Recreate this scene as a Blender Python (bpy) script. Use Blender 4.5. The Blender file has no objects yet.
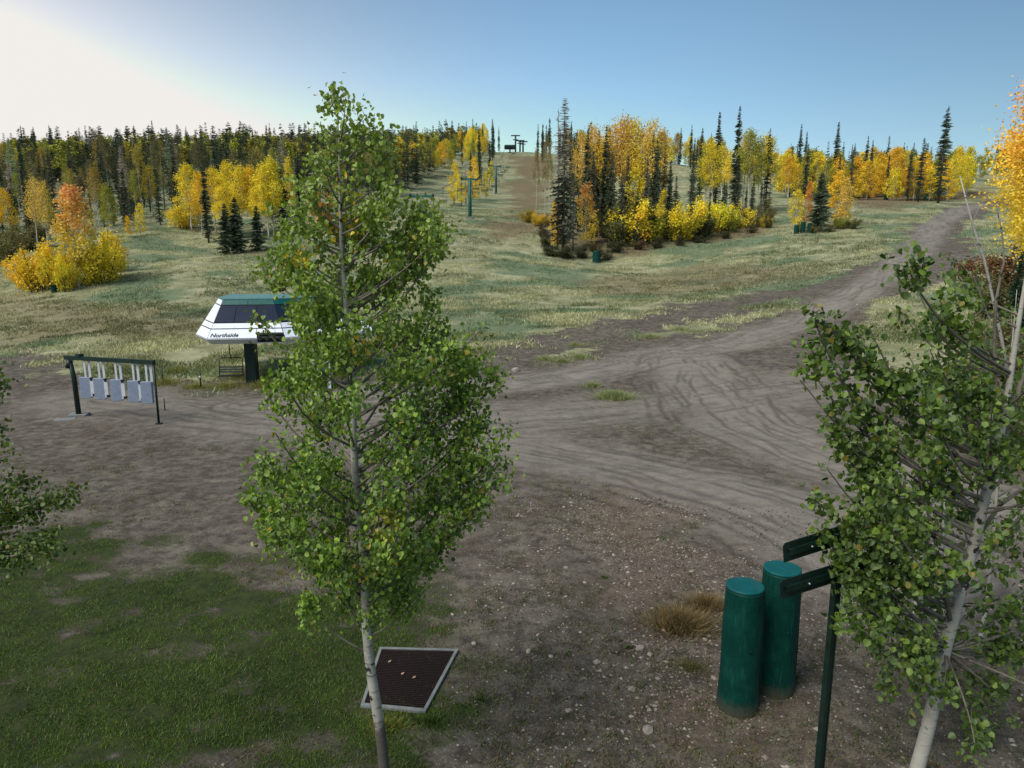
import bpy, math, random
import numpy as np
from mathutils import Vector, Matrix
random.seed(7); rng = np.random.default_rng(7)
C = bpy.context.scene.collection
R = math.radians
# ------------------------------------------------------------------ camera maths
H = 8.5; F = 720.0; PIT = R(11.0)
cp, sp = math.cos(PIT), math.sin(PIT)
def ray(px, py):
    v = (384 - py) / F
    return np.array([(px - 512) / F, cp + v * sp, -sp + v * cp])
def at(px, py, Y):
    d = ray(px, py); k = Y / d[1]
    return np.array([d[0] * k, Y, H + d[2] * k])
def srgb(r, g, b):
    f = lambda c: (c / 255 / 12.92) if c / 255 <= .04045 else ((c / 255 + .055) / 1.055) ** 2.4
    return (f(r), f(g), f(b))
# ------------------------------------------------------------------ noise
def _h(ix, iy, s):
    n = (ix * 374761393 + iy * 668265263 + s * 974634777) & 0xffffffff
    n = ((n ^ (n >> 13)) * 1274126177) & 0xffffffff
    return ((n ^ (n >> 16)) & 0xffff) / 65535.0
def vn(x, y, s=0):
    x = np.asarray(x, float); y = np.asarray(y, float)
    ix = np.floor(x).astype(np.int64); iy = np.floor(y).astype(np.int64)
    fx = x - ix; fy = y - iy; fx = fx * fx * (3 - 2 * fx); fy = fy * fy * (3 - 2 * fy)
    a = _h(ix, iy, s); b = _h(ix + 1, iy, s); c = _h(ix, iy + 1, s); d = _h(ix + 1, iy + 1, s)
    return (a + (b - a) * fx) * (1 - fy) + (c + (d - c) * fx) * fy
def fbm(x, y, s=0, o=4):
    t = 0; a = .5; n = 0
    for i in range(o):
        t = t + a * vn(x * 2 ** i, y * 2 ** i, s + i); n += a; a *= .5
    return t / n
def sstep(a, b, x):
    t = np.clip((x - a) / (b - a), 0, 1); return t * t * (3 - 2 * t)
# ------------------------------------------------------------------ terrain height
CT = [(200,388,43),(0,345,62),(0,300,90),(60,290,92),(150,235,135),(190,228,145),(230,250,125),(0,243,130),(300,238,135),
 (380,225,140),(430,180,260),(-150,250,120),(-150,180,280),(0,175,300),(200,166,320),(350,161,350),(460,160,330),(520,152,380),(469,218,150),
 (495,193,250),(450,205,200),(400,185,240),(500,340,60),(500,265,108),(400,280,98),(300,300,85),(600,262,122),(575,250,128),
 (650,240,133),(700,240,132),(760,226,142),(530,225,150),(700,300,80),(600,320,68),(800,285,86),(900,258,92),(860,285,78),(940,215,150),
 (800,232,130),(850,205,172),(770,190,250),(850,186,262),(665,163,310),(600,160,360),(700,172,340),(900,183,300),(990,202,200),
 (1010,175,300),(1100,180,280),(1100,205,180),(1000,250,90),(1150,260,85),(1300,200,180),(1300,300,70),(-300,300,80),(-400,200,200),
 (960,240,110),(750,262,108),(200,260,112),(100,330,66),(300,345,57)]
pts = [at(*c) for c in CT]
for y in (-20, -5, 8, 18, 28, 36):
    for x in (-60, -30, -12, 0, 12, 30, 60): pts.append(np.array([x, y, 0.0]))
pts += [np.array(p, float) for p in [(0,43,.15),(12,44,.2),(24,46,.6),(-80,40,.5),(80,40,1.5),(-200,-60,0),(200,-60,0),(0,-120,0),
   (-160,60,2),(-300,150,16),(300,150,14),(300,60,6),(-400,350,38),(0,480,50),(-200,480,36),(200,480,36),(400,400,32),(-400,600,30),(0,650,30),(400,600,30)]]
pts = np.array(pts)
S = 100.0
def _k(d2): return np.where(d2 > 0, .5 * d2 * np.log(np.maximum(d2, 1e-12)), 0)
cx = pts[:, :2] / S; n = len(cx)
K = _k(((cx[:, None] - cx[None]) ** 2).sum(-1)) + np.eye(n) * .00015
A = np.zeros((n + 3, n + 3)); A[:n, :n] = K; A[:n, n] = 1; A[:n, n + 1:] = cx; A[n, :n] = 1; A[n + 1:, :n] = cx.T
W = np.linalg.solve(A, np.r_[pts[:, 2], 0, 0, 0])
def ground(x, y):
    x = np.atleast_1d(np.asarray(x, float)); y = np.atleast_1d(np.asarray(y, float))
    out = np.empty_like(x)
    for i in range(0, len(x), 40000):
        q = np.stack([x[i:i + 40000], y[i:i + 40000]], -1)
        rr = np.hypot(q[:, 0], q[:, 1]); k = np.minimum(1, 700 / np.maximum(rr, 1)); q = q * k[:, None] / S
        d2 = ((q[:, None] - cx[None]) ** 2).sum(-1)
        out[i:i + 40000] = _k(d2) @ W[:n] + W[n] + q @ W[n + 1:]
    r = np.hypot(x, y)
    flat = sstep(30, 46, np.where(y > 0, r, 0))
    nz = (fbm(x / 9, y / 9, 3, 3) - .5) * (.10 + .5 * flat) + (fbm(x / 1.3, y / 1.3, 9, 3) - .5) * .07
    out = out * sstep(18, 42, r) + nz
    return out
def gz(x, y): return float(ground(x, y)[0])
def P(px, py):
    d = ray(px, py); Y = np.concatenate([np.linspace(4, 60, 260), np.linspace(60.5, 480, 600)])
    k = Y / d[1]; z = H + d[2] * k; g = ground(d[0] * k, Y)
    hit = np.where(z < g)[0]
    i = hit[0] if len(hit) else len(Y) - 1
    y0 = Y[max(i - 1, 0)]; y1 = Y[i]
    e0 = (H + d[2] * y0 / d[1]) - gz(d[0] * y0 / d[1], y0); e1 = z[i] - g[i]
    t = e0 / (e0 - e1) if e0 != e1 else 0
    yy = y0 + (y1 - y0) * min(max(t, 0), 1)
    return np.array([d[0] * yy / d[1], yy, gz(d[0] * yy / d[1], yy)])
# ------------------------------------------------------------------ distance helpers
def dpoly(X, Y, pl, closed=False):
    best = np.full(X.shape, 1e9); m = len(pl)
    for i in range(m if closed else m - 1):
        a = pl[i]; b = pl[(i + 1) % m]; dx, dy = b[0] - a[0], b[1] - a[1]; L = dx * dx + dy * dy + 1e-9
        t = np.clip(((X - a[0]) * dx + (Y - a[1]) * dy) / L, 0, 1)
        best = np.minimum(best, np.hypot(X - a[0] - t * dx, Y - a[1] - t * dy))
    return best
def inside(X, Y, pl):
    r = np.zeros(X.shape, bool); j = len(pl) - 1
    for i in range(len(pl)):
        xi, yi = pl[i][:2]; xj, yj = pl[j][:2]
        c = ((yi > Y) != (yj > Y)) & (X < (xj - xi) * (Y - yi) / ((yj - yi) or 1e-9) + xi)
        r ^= c; j = i
    return r
def sd(X, Y, pl):
    d = dpoly(X, Y, pl, True); return np.where(inside(X, Y, pl), d, -d)
PP = lambda L: [P(a, b)[:2] for a, b in L]
lawn_pl = PP([(-400,530),(-100,505),(0,530),(80,535),(140,566),(260,556),(330,572),(415,612),(455,650),(455,690),(400,735),(330,785),(200,900),(200,1400),(-900,1400)])
hill_pl = PP([(-300,350),(0,346),(60,372),(160,386),(250,386),(380,380),(470,374),(500,348),(600,322),(700,303),(800,287),(880,263),(918,228),(950,207),(985,199)]) + [(300,210),(900,500),(900,900),(-900,900),(-900,120)]
right_pl = PP([(998,206),(972,222),(965,250),(930,285),(880,306),(850,330),(870,380),(900,430),(960,450)]) + [(60,28),(300,60),(300,205)]
strip_pl = PP([(545,352),(640,331),(720,318),(790,300),(800,308),(700,332),(620,347),(545,362)])
lane_a = PP([(250,405),(380,395),(490,386),(560,377),(640,362),(740,341),(800,323),(860,291),(910,256),(938,222),(985,204)])
lane_b = PP([(380,440),(520,450),(640,470),(760,500),(900,560)])
lane_c = PP([(690,360),(700,385),(740,425),(830,462),(960,500)])
lane_d = PP([(100,400),(250,420),(420,425),(560,415),(700,400),(860,380)])
runmask_pl = PP([(508,156),(550,156),(552,205),(540,222),(505,218)])
brown = [PP([(470,232),(500,218),(545,205),(555,218),(535,240),(480,245)]), PP([(560,275),(700,262),(800,262),(860,255),(800,280),(690,298),(600,300)]),
         PP([(545,245),(640,258),(740,240),(775,225),(775,205),(650,215),(540,215)]), PP([(780,195),(850,205),(900,212),(950,200),(990,198),(990,190),(850,192)]),
         runmask_pl, PP([(0,300),(100,305),(200,300),(260,330),(120,350),(0,345)]), PP([(220,250),(300,245),(330,255),(230,262)])]
rub_pl = PP([(640,490),(665,560),(650,620),(690,700),(720,900)])
def fields(X, Y):
    r = np.hypot(X, Y)
    w1 = (fbm(X / 1.7, Y / 1.7, 21, 4) - .5); w2 = (fbm(X / 9, Y / 9, 31, 4) - .5)
    f = {}
    f['lawn'] = (1 - .4 * sstep(.48, .74, fbm(X / .9, Y / .6, 88, 5))) * sstep(-1.6, 2.2, sd(X, Y, lawn_pl) + w1 * 5.5 + (fbm(X / 2.5, Y / .9, 23, 3) - .5) * 4)
    hs = sd(X, Y, hill_pl) + w2 * 6 * np.clip(r / 80, .4, 2) * .8 + w1 * 2
    h = sstep(-2.0, 2.6, hs + w1 * 5)
    h = np.maximum(h, .85 * sstep(-1, 1.5, sd(X, Y, right_pl) + w2 * 9))
    h = np.maximum(h, .75 * sstep(-1.4, 1.6, sd(X, Y, strip_pl) + w2 * 6 + w1 * 7))
    h = h * (1 - .0 * h)
    la = dpoly(X, Y, lane_a) + w1 * 1.5
    h = h * sstep(1.6, 2.6, la)
    f['hill'] = h
    la0 = 1 - sstep(1.0, 3.4, la)
    lb = 1 - sstep(1.0, 4.5, dpoly(X, Y, lane_b) + w2 * 3); lc = 1 - sstep(1.5, 5.0, dpoly(X, Y, lane_c) + w2 * 3)
    ld = 1 - sstep(1.5, 5.5, dpoly(X, Y, lane_d) + w2 * 4)
    f['lane'] = np.clip(np.maximum.reduce([la0, lb * .9, lc * .9, ld * .75]), 0, 1)
    rut = np.zeros_like(X)
    for pl, offs in ((lane_a, (.3, .62, 1.1, 1.5, 2.1)), (lane_b, (.3, .8, 1.25, 2.0, 2.4, 3.3)), (lane_c, (.2, .55, 1.1, 1.5, 2.3, 2.7, 3.6)), (lane_d, (.4, .8, 1.5, 2.4))):
        d = dpoly(X, Y, pl) + (fbm(X / 7, Y / 7, 51, 2) - .5) * 1.6
        for o in offs: rut = np.maximum(rut, np.exp(-((d + (fbm(X / 2.2, Y / 2.2, int(o * 31), 3) - .5) * .7 - o) / (.08 + .1 * vn(X / 2, Y / 2, int(o * 7)))) ** 2) * np.clip(fbm(X / 2.4, Y / 2.4, int(o * 10), 3) * 3.4 - 1.1, 0, 1))
    f['rut'] = rut * (1 - .8 * h)
    b = np.zeros_like(X)
    for i, pl in enumerate(brown): b = np.maximum(b, sstep(-2, 5, sd(X, Y, pl) + w2 * 14) * (1.0 if i in (0, 2, 3, 4) else .6))
    f['brown'] = b
    f['sage'] = sstep(.5, .64, fbm(X / 8, Y / 5, 77, 5))
    f['gravel'] = np.exp(-(dpoly(X, Y, rub_pl) / 1.5) ** 2) * np.clip(.4 + w1 * 3, 0, 1) if True else sstep(.2, 1, 1 - f['lawn']) * sstep(-6, 2, X) * (1 - sstep(15, 21, r)) 
    return f
# ------------------------------------------------------------------ mesh helpers
def np_mesh(name, V, Fc, mat, parent=None, col=None, attrs=None, smooth=False):
    me = bpy.data.meshes.new(name); V = np.asarray(V, np.float32); Fc = np.asarray(Fc, np.int32); k = Fc.shape[1]
    me.vertices.add(len(V)); me.vertices.foreach_set('co', V.ravel())
    me.loops.add(Fc.size); me.loops.foreach_set('vertex_index', Fc.ravel())
    me.polygons.add(len(Fc)); me.polygons.foreach_set('loop_start', np.arange(0, Fc.size, k, dtype=np.int32))
    me.polygons.foreach_set('loop_total', np.full(len(Fc), k, np.int32))
    me.polygons.foreach_set('use_smooth', np.full(len(Fc), smooth, bool))
    if col is not None:
        a = me.color_attributes.new('col', 'FLOAT_COLOR', 'POINT')
        a.data.foreach_set('color', np.c_[col, np.ones(len(V))].astype(np.float32).ravel())
    for kx, v in (attrs or {}).items():
        a = me.attributes.new(kx, 'FLOAT', 'POINT'); a.data.foreach_set('value', v.astype(np.float32).ravel())
    me.update(calc_edges=True)
    if mat: me.materials.append(mat)
    return link(name, me, parent)
def link(name, me, parent=None):
    o = bpy.data.objects.new(name, me); C.objects.link(o)
    if parent: o.parent = parent
    return o
class G:
    def __init__(s): s.v = []; s.f = []; s.sm = []
    def box(s, c, d, rz=0, M=None):
        b = len(s.v); m = (M or Matrix.Rotation(rz, 3, 'Z'))
        for x, y, z in ((-1,-1,-1),(1,-1,-1),(1,1,-1),(-1,1,-1),(-1,-1,1),(1,-1,1),(1,1,1),(-1,1,1)):
            p = m @ Vector((x * d[0] / 2, y * d[1] / 2, z * d[2] / 2)); s.v.append((p.x + c[0], p.y + c[1], p.z + c[2]))
        for q in ((0,3,2,1),(4,5,6,7),(0,1,5,4),(1,2,6,5),(2,3,7,6),(3,0,4,7)): s.f.append(tuple(b + i for i in q)); s.sm.append(False)
        return s
    def tube(s, pts, rad, n=8, cap=True):
        pts = [Vector(p) for p in pts]; b = len(s.v)
        if not hasattr(rad, '__len__'): rad = [rad] * len(pts)
        for i, p in enumerate(pts):
            t = (pts[min(i + 1, len(pts) - 1)] - pts[max(i - 1, 0)]).normalized()
            u = t.orthogonal().normalized() if i == 0 else (u - t * u.dot(t)).normalized()
            w = t.cross(u)
            for k in range(n):
                a = 2 * math.pi * k / n; q = p + (u * math.cos(a) + w * math.sin(a)) * rad[i]; s.v.append(tuple(q))
        for i in range(len(pts) - 1):
            for k in range(n):
                s.f.append((b + i * n + k, b + i * n + (k + 1) % n, b + (i + 1) * n + (k + 1) % n, b + (i + 1) * n + k)); s.sm.append(True)
        if cap:
            s.f.append(tuple(b + k for k in range(n))[::-1]); s.sm.append(False)
            e = b + (len(pts) - 1) * n; s.f.append(tuple(e + k for k in range(n))); s.sm.append(False)
        return s
    def poly(s, P_):
        b = len(s.v); s.v += [tuple(p) for p in P_]; s.f.append(tuple(range(b, b + len(P_)))); s.sm.append(False); return s
    def slab(s, P_, th):
        P_ = [Vector(p) for p in P_]; nn = (P_[1] - P_[0]).cross(P_[2] - P_[0]).normalized() * th
        b = len(s.v); m = len(P_); s.v += [tuple(p) for p in P_] + [tuple(p + nn) for p in P_]
        s.f.append(tuple(range(b, b + m))[::-1]); s.f.append(tuple(range(b + m, b + 2 * m)))
        for i in range(m): s.f.append((b + i, b + (i + 1) % m, b + m + (i + 1) % m, b + m + i))
        s.sm += [False] * (m + 2); return s
    def build(s, name, mat, parent=None, bevel=0):
        me = bpy.data.meshes.new(name); me.from_pydata(s.v, [], s.f); me.polygons.foreach_set('use_smooth', s.sm); me.materials.append(mat); me.update()
        o = link(name, me, parent)
        if bevel:
            m = o.modifiers.new('b', 'BEVEL'); m.width = bevel; m.segments = 2; m.limit_method = 'ANGLE'
        return o
def tag(o, label=None, cat=None, group=None, kind=None):
    if label: o['label'] = label
    if cat: o['category'] = cat
    if group: o['group'] = group
    if kind: o['kind'] = kind
    return o
def thing(name, loc, label, cat, group=None, rz=0):
    o = bpy.data.objects.new(name, None); C.objects.link(o); o.location = Vector([float(v) for v in loc]); o.rotation_euler.z = rz
    return tag(o, label, cat, group)
# ------------------------------------------------------------------ materials
def newmat(name):
    m = bpy.data.materials.new(name); m.use_nodes = True; nt = m.node_tree; nt.nodes.clear(); return m, nt
class N:
    def __init__(s, nt): s.nt = nt
    def n(s, t, **kw):
        x = s.nt.nodes.new(t)
        for k, v in kw.items():
            if k == 'i':
                for kk, vv in v.items():
                    if isinstance(vv, bpy.types.NodeSocket): s.nt.links.new(vv, x.inputs[kk])
                    else: x.inputs[kk].default_value = vv
            else: setattr(x, k, v)
        return x
    def mix(s, f, a, b, mode='MIX'):
        x = s.nt.nodes.new('ShaderNodeMix'); x.data_type = 'RGBA'; x.blend_type = mode
        for sock, v in ((x.inputs[0], f), (x.inputs[6], a), (x.inputs[7], b)):
            if isinstance(v, bpy.types.NodeSocket): s.nt.links.new(v, sock)
            else: sock.default_value = v if not (hasattr(v, '__len__') and len(v) == 3) else (*v, 1)
        return x.outputs[2]
    def math(s, op, a, b=0.0, c=None, clamp=False):
        x = s.nt.nodes.new('ShaderNodeMath'); x.operation = op; x.use_clamp = clamp
        for i, v in enumerate((a, b, c)):
            if v is None: continue
            if isinstance(v, bpy.types.NodeSocket): s.nt.links.new(v, x.inputs[i])
            else: x.inputs[i].default_value = v
        return x.outputs[0]
    def noise(s, co, sc, det=4, rough=.6):
        return s.n('ShaderNodeTexNoise', i={'Vector': co, 'Scale': sc, 'Detail': det, 'Roughness': rough}).outputs['Fac']
    def ramp(s, f, a, b):
        x = s.n('ShaderNodeMapRange', i={'Value': f, 'From Min': a, 'From Max': b}); x.interpolation_type = 'SMOOTHSTEP'; return x.outputs[0]
def out(nt, sh): o = nt.nodes.new('ShaderNodeOutputMaterial'); nt.links.new(sh, o.inputs[0])
def solid(name, col, rough=.6, metal=0, var=.25, sc=6, bump=.02, dirt=None, foot=0):
    m, nt = newmat(name); q = N(nt); co = q.n('ShaderNodeTexCoord').outputs['Object']
    f = q.noise(co, sc, 6, .65); f2 = q.noise(co, sc * 9, 3)
    c = q.mix(q.ramp(f, .3, .75), tuple(x * (1 - var) for x in col), tuple(min(1, x * (1 + var)) for x in col))
    if dirt: c = q.mix(q.math('MULTIPLY', q.ramp(q.noise(co, sc * .6, 8, .75), .52, .7), .6), c, dirt)
    if foot: zz_ = q.n('ShaderNodeSeparateXYZ', i={0: co}).outputs[2]; c = q.mix(q.math('MULTIPLY', q.ramp(q.math('ADD', zz_, q.math('MULTIPLY', q.noise(co, 8, 6, .8), .5)), foot + .25, foot - .1), .8), c, srgb(78,70,60)); c = q.mix(q.math('MULTIPLY', q.ramp(q.noise(q.n('ShaderNodeMapping', i={'Vector': co, 'Scale': (9, 9, .8)}).outputs[0], 2.2, 5, .7), .52, .7), .35), c, srgb(50,96,88))
    b = q.n('ShaderNodeBump', i={'Strength': .3, 'Distance': bump, 'Height': f2})
    s = q.n('ShaderNodeBsdfPrincipled', i={'Base Color': c, 'Specular IOR Level': .12 if 'window' in name or 'pad' in name else .4, 'Roughness': q.math('MULTIPLY_ADD', f, .25, rough - .1), 'Metallic': metal, 'Normal': b.outputs[0]})
    out(nt, s.outputs[0]); return m
def foliage(name, trans=.3, spec=.25):
    m, nt = newmat(name); q = N(nt)
    a = q.n('ShaderNodeAttribute', attribute_name='col').outputs['Color']; oi = q.n('ShaderNodeObjectInfo')
    c = q.mix(1.0, a, oi.outputs['Color'], 'MULTIPLY')
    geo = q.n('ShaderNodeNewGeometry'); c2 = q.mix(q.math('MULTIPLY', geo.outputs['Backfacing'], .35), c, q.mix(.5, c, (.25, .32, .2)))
    p = q.n('ShaderNodeBsdfPrincipled', i={'Base Color': c2, 'Roughness': .55, 'Specular IOR Level': spec})
    t = q.n('ShaderNodeBsdfTranslucent', i={'Color': q.mix(1.0, c, (1.25, 1.25, .6), 'MULTIPLY')})
    x = q.n('ShaderNodeMixShader', i={0: trans, 1: p.outputs[0], 2: t.outputs[0]}); out(nt, x.outputs[0]); return m
M_fol = foliage('leaf', .3, .2); M_need = foliage('needle', .12, .1); M_grass = foliage('grass', .25, .15); M_leafg = foliage('glossy_leaf', .28, .5)
def bark(name, pale, dark, sc=3, thr=(.55, .68), stretch=6, foot=None):
    m, nt = newmat(name); q = N(nt); co = q.n('ShaderNodeTexCoord').outputs['Object']
    mp = q.n('ShaderNodeMapping', i={'Vector': co, 'Scale': (1, 1, stretch)}).outputs[0]
    f = q.noise(mp, sc, 5, .7); big = q.noise(co, sc * 1.2, 5, .6)
    c = q.mix(q.ramp(q.noise(co, 1.5, 3), .3, .7), pale, tuple(x * .68 for x in pale))
    c = q.mix(q.math('MULTIPLY', q.ramp(f, *thr), .75), c, dark); c = q.mix(q.ramp(big, .60, .64), c, tuple(x * .5 for x in dark))
    if foot: zz_ = q.n('ShaderNodeSeparateXYZ', i={0: co}).outputs[2]; c = q.mix(q.math('MULTIPLY', q.ramp(q.math('ADD', zz_, q.math('MULTIPLY', q.noise(co, 6, 4), .8)), foot + .25, foot), .85), c, srgb(46,36,32))
    b = q.n('ShaderNodeBump', i={'Strength': .5, 'Distance': .01, 'Height': f})
    s = q.n('ShaderNodeBsdfPrincipled', i={'Base Color': c, 'Roughness': .8, 'Normal': b.outputs[0]}); out(nt, s.outputs[0]); return m
M_bark = bark('aspen_bark', srgb(170,168,158), srgb(50,46,42)); M_farbark = bark('far_aspen_bark', srgb(190,186,178), srgb(95,88,80), 1.2, (.55, .8), 1)
M_spbark = bark('spruce_bark', srgb(92,82,74), srgb(45,40,36), 4, (.4, .7), .5); M_snag = bark('dead_wood', srgb(128,118,112), srgb(75,68,64), 3, (.4, .75), .3)
M_barkf = bark('aspen_bark_dark_foot', srgb(172,170,160), srgb(50,46,42), foot=1.45)
M_twig = bark('twig_bark', srgb(122,116,104), srgb(60,54,46), 5, (.45, .75), .5)
M_red = bark('red_bark', srgb(118,92,78), srgb(60,48,40), 5, (.5, .8), .4)
M_green = solid('dark_green_paint', srgb(12,36,30), .45, 0, .3, 5, .004, srgb(40,48,42)); M_pad = solid('teal_pad_vinyl', srgb(7,58,50), .5, 0, .25, 3, .01, srgb(14,48,42), .35)
M_padtop = solid('teal_pad_lid', srgb(16,88,90), .5, 0, .15, 4, .01, srgb(60,90,85)); M_lift = solid('lift_green_steel', srgb(38,98,92), .5, 0, .2, 3, .01)
M_white = solid('white_panel', srgb(222,230,242), .35, 0, .06, 2, .004, srgb(190,195,200)); M_teal = solid('teal_panel', srgb(18,84,80), .3, 0, .15, 1.5, .004)
M_roof = solid('roof_panel', srgb(78,128,128), .4, 0, .1, 2, .004); M_blk = solid('dark_steel', srgb(22,28,28), .6, 0, .3, 4)
M_glass = solid('tinted_window', srgb(30,42,62), .3, 0, .15, .8, .0005); M_grey = solid('grey_plastic', srgb(128,140,160), .5, 0, .12, 5, .004, srgb(110,115,125))
M_pale = solid('pale_plastic', srgb(196,200,205), .5, 0, .1, 5); M_conc = solid('concrete', srgb(120,124,124), .9, 0, .2, 4, .01, srgb(90,88,84))
M_rock = solid('rock', srgb(150,142,132), .9, 0, .3, 9, .02, srgb(105,96,86)); M_redp = solid('red_trim', srgb(120,36,34), .5); M_brownp = solid('brown_wood', srgb(96,62,40), .8, 0, .3, 3)
M_rust = solid('rusty_mesh', srgb(44,28,26), .8, .2, .3, 8); M_pitshade = solid('pit_shade', srgb(20,17,17), 1); M_cable = solid('cable', srgb(60,66,70), .5)
# ground
def ground_mat():
    m, nt = newmat('terrain_ground'); q = N(nt); co = q.n('ShaderNodeTexCoord').outputs['Object']
    A_ = {k: q.n('ShaderNodeAttribute', attribute_name=k).outputs['Fac'] for k in ('lawn', 'hill', 'lane', 'rut', 'brown', 'sage', 'gravel')}
    n1 = q.noise(co, .35, 6, .65); n2 = q.noise(co, 2.2, 7, .7); n3 = q.noise(co, 14, 5, .7); n4 = q.noise(co, 70, 3, .7)
    mp = q.n('ShaderNodeMapping', i={'Vector': co, 'Scale': (.6, 1.5, 1), 'Rotation': (0, 0, -.35)}).outputs[0]; st = q.noise(mp, 1.3, 7, .7)
    d = q.mix(q.ramp(n2, .35, .68), srgb(68,63,56), srgb(110,104,93)); d = q.mix(q.math('MULTIPLY', q.ramp(n1, .45, .65), .5), d, srgb(70,60,50))
    d = q.mix(q.math('MULTIPLY', q.ramp(n3, .45, .75), .55), d, srgb(122,117,110)); mid = q.noise(co, .9, 7, .75); d = q.mix(q.math('MULTIPLY', q.ramp(mid, .5, .64), .6), d, srgb(126,120,108)); d = q.mix(q.math('MULTIPLY', q.ramp(q.noise(co, 5.0, 6, .8), .52, .66), .45), d, srgb(48,42,38))
    d = q.mix(q.math('MULTIPLY', q.ramp(n4, .56, .74), .4), d, srgb(52,45,40))
    vor = q.n('ShaderNodeTexVoronoi', i={'Vector': co, 'Scale': 26.0}); spk = q.math('MULTIPLY', q.ramp(vor.outputs['Distance'], .28, .16), q.ramp(n2, .42, .6))
    d = q.mix(q.math('MULTIPLY', spk, .75), d, srgb(160,152,142))
    d = q.mix(q.math('MULTIPLY', A_['gravel'], q.math('MULTIPLY_ADD', q.ramp(n3, .35, .6), .5, .2)), d, srgb(116,101,88))
    lane = q.math('MULTIPLY', A_['lane'], q.math('MULTIPLY_ADD', q.ramp(st, .3, .7), .5, .5))
    d = q.mix(q.math('MULTIPLY', lane, .75), d, q.mix(n3, srgb(124,120,111), srgb(170,165,155)))
    d = q.mix(q.math('MULTIPLY', A_['rut'], .6), d, srgb(68,62,58))
    # hill grass
    g = q.mix(q.ramp(n1, .35, .65), srgb(112,118,84), srgb(166,168,136)); g = q.mix(q.math('MULTIPLY', q.ramp(st, .42, .65), .6), g, srgb(158,156,124))
    g = q.mix(q.math('MULTIPLY', A_['sage'], .85), g, srgb(92,114,88)); g = q.mix(q.math('MULTIPLY', A_['brown'], .85), g, q.mix(n2, srgb(90,74,56), srgb(124,106,82)))
    g = q.mix(q.math('MULTIPLY', q.ramp(q.noise(co, 1.4, 8, .8), .45, .62), .65), g, srgb(82,84,56)); g = q.mix(q.math('MULTIPLY', q.ramp(q.noise(co, 2.9, 7, .8), .52, .66), .5), g, srgb(172,168,134))
    hm = q.ramp(q.math('ADD', A_['hill'], q.math('MULTIPLY_ADD', n2, 1.8, -.9)), .3, .7); c = q.mix(hm, d, g)
    l = q.mix(q.ramp(n2, .35, .65), srgb(36,50,22), srgb(60,74,34)); l = q.mix(q.math('MULTIPLY', q.ramp(n3, .45, .65), .7), l, srgb(66,58,48))
    lm = q.ramp(q.math('ADD', A_['lawn'], q.math('MULTIPLY_ADD', n2, 2.2, -1.1)), .25, .8); c = q.mix(lm, c, l)
    hsum = q.math('ADD', q.math('MULTIPLY', n2, .6), q.math('ADD', q.math('MULTIPLY', n3, .35), q.math('MULTIPLY', n4, .12)))
    b = q.n('ShaderNodeBump', i={'Strength': .8, 'Distance': .12, 'Height': hsum})
    s = q.n('ShaderNodeBsdfPrincipled', i={'Base Color': c, 'Roughness': .95, 'Specular IOR Level': .15, 'Normal': b.outputs[0]}); out(nt, s.outputs[0]); return m
# terrain mesh (polar sheet, dense in the half that is looked at)
az = np.concatenate([np.linspace(-180, -48, 60, endpoint=False), np.linspace(-48, 48, 760, endpoint=False), np.linspace(48, 180, 60, endpoint=False)]) * math.pi / 180
rad = np.concatenate([[.3, 1.5, 3, 4.5], np.geomspace(5.5, 520, 720), [620, 760, 950, 1300, 2000, 3500]])
AZ, RD = np.meshgrid(az, rad); X = (RD * np.sin(AZ)).ravel(); Y = (RD * np.cos(AZ)).ravel()
fl = fields(X, Y); Z = ground(X, Y) - fl['rut'] * .05
na, nr = len(az), len(rad); ii, jj = np.meshgrid(np.arange(nr - 1), np.arange(na), indexing='ij')
fa = np.stack([ii * na + jj, ii * na + (jj + 1) % na, (ii + 1) * na + (jj + 1) % na, (ii + 1) * na + jj], -1).reshape(-1, 4)
ter = np_mesh('ground', np.c_[X, Y, Z], fa[:, ::-1], ground_mat(), attrs=fl, smooth=True)
tag(ter, 'dirt base area with gravel tracks rising into a grassy ski hill', None, None, 'structure')
# ------------------------------------------------------------------ scattered blades and stones
def blades(name, X, Y, h, w, col, k, label, cat, lean=.5):
    m = len(X); x = np.repeat(X, k) + rng.normal(0, 1, m * k) * np.repeat(w, k) * 2.2; y = np.repeat(Y, k) + rng.normal(0, 1, m * k) * np.repeat(w, k) * 2.2
    z = ground(x, y) - .01; hh = np.repeat(h, k) * rng.uniform(.5, 1.2, m * k); a = rng.uniform(0, 6.283, m * k); ww = np.repeat(w, k) * rng.uniform(.5, 1, m * k) * .5
    dx = np.cos(a) * ww; dy = np.sin(a) * ww; lx = rng.normal(0, lean, m * k) * hh; ly = rng.normal(0, lean, m * k) * hh
    V = np.empty((m * k, 3, 3)); V[:, 0] = np.c_[x - dx, y - dy, z]; V[:, 1] = np.c_[x + dx, y + dy, z]; V[:, 2] = np.c_[x + lx, y + ly, z + hh]
    cc = np.repeat(np.repeat(col, k, 0) * rng.uniform(.7, 1.3, (m * k, 1)), 3, 0)
    o = np_mesh(name, V.reshape(-1, 3), np.arange(m * k * 3).reshape(-1, 3), M_grass, col=np.clip(cc, 0, 1)); tag(o, label, cat, None, 'stuff'); return o
def polar(nn, r0, r1, a0, a1):
    r = np.sqrt(rng.uniform(r0 ** 2, r1 ** 2, nn)) if r1 / r0 < 3.5 else np.exp(rng.uniform(math.log(r0), math.log(r1), nn)); a = np.radians(rng.uniform(a0, a1, nn))
    return r * np.sin(a), r * np.cos(a)
X, Y = polar(190000, 6.5, 26, -50, 6); f = fields(X, Y); keep = rng.uniform(0, 1, len(X)) < (f['lawn'] * sstep(.36, .56, fbm(X / .8, Y / .6, 5, 4) + .10 * f['lawn'])); X, Y = X[keep], Y[keep]
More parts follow.
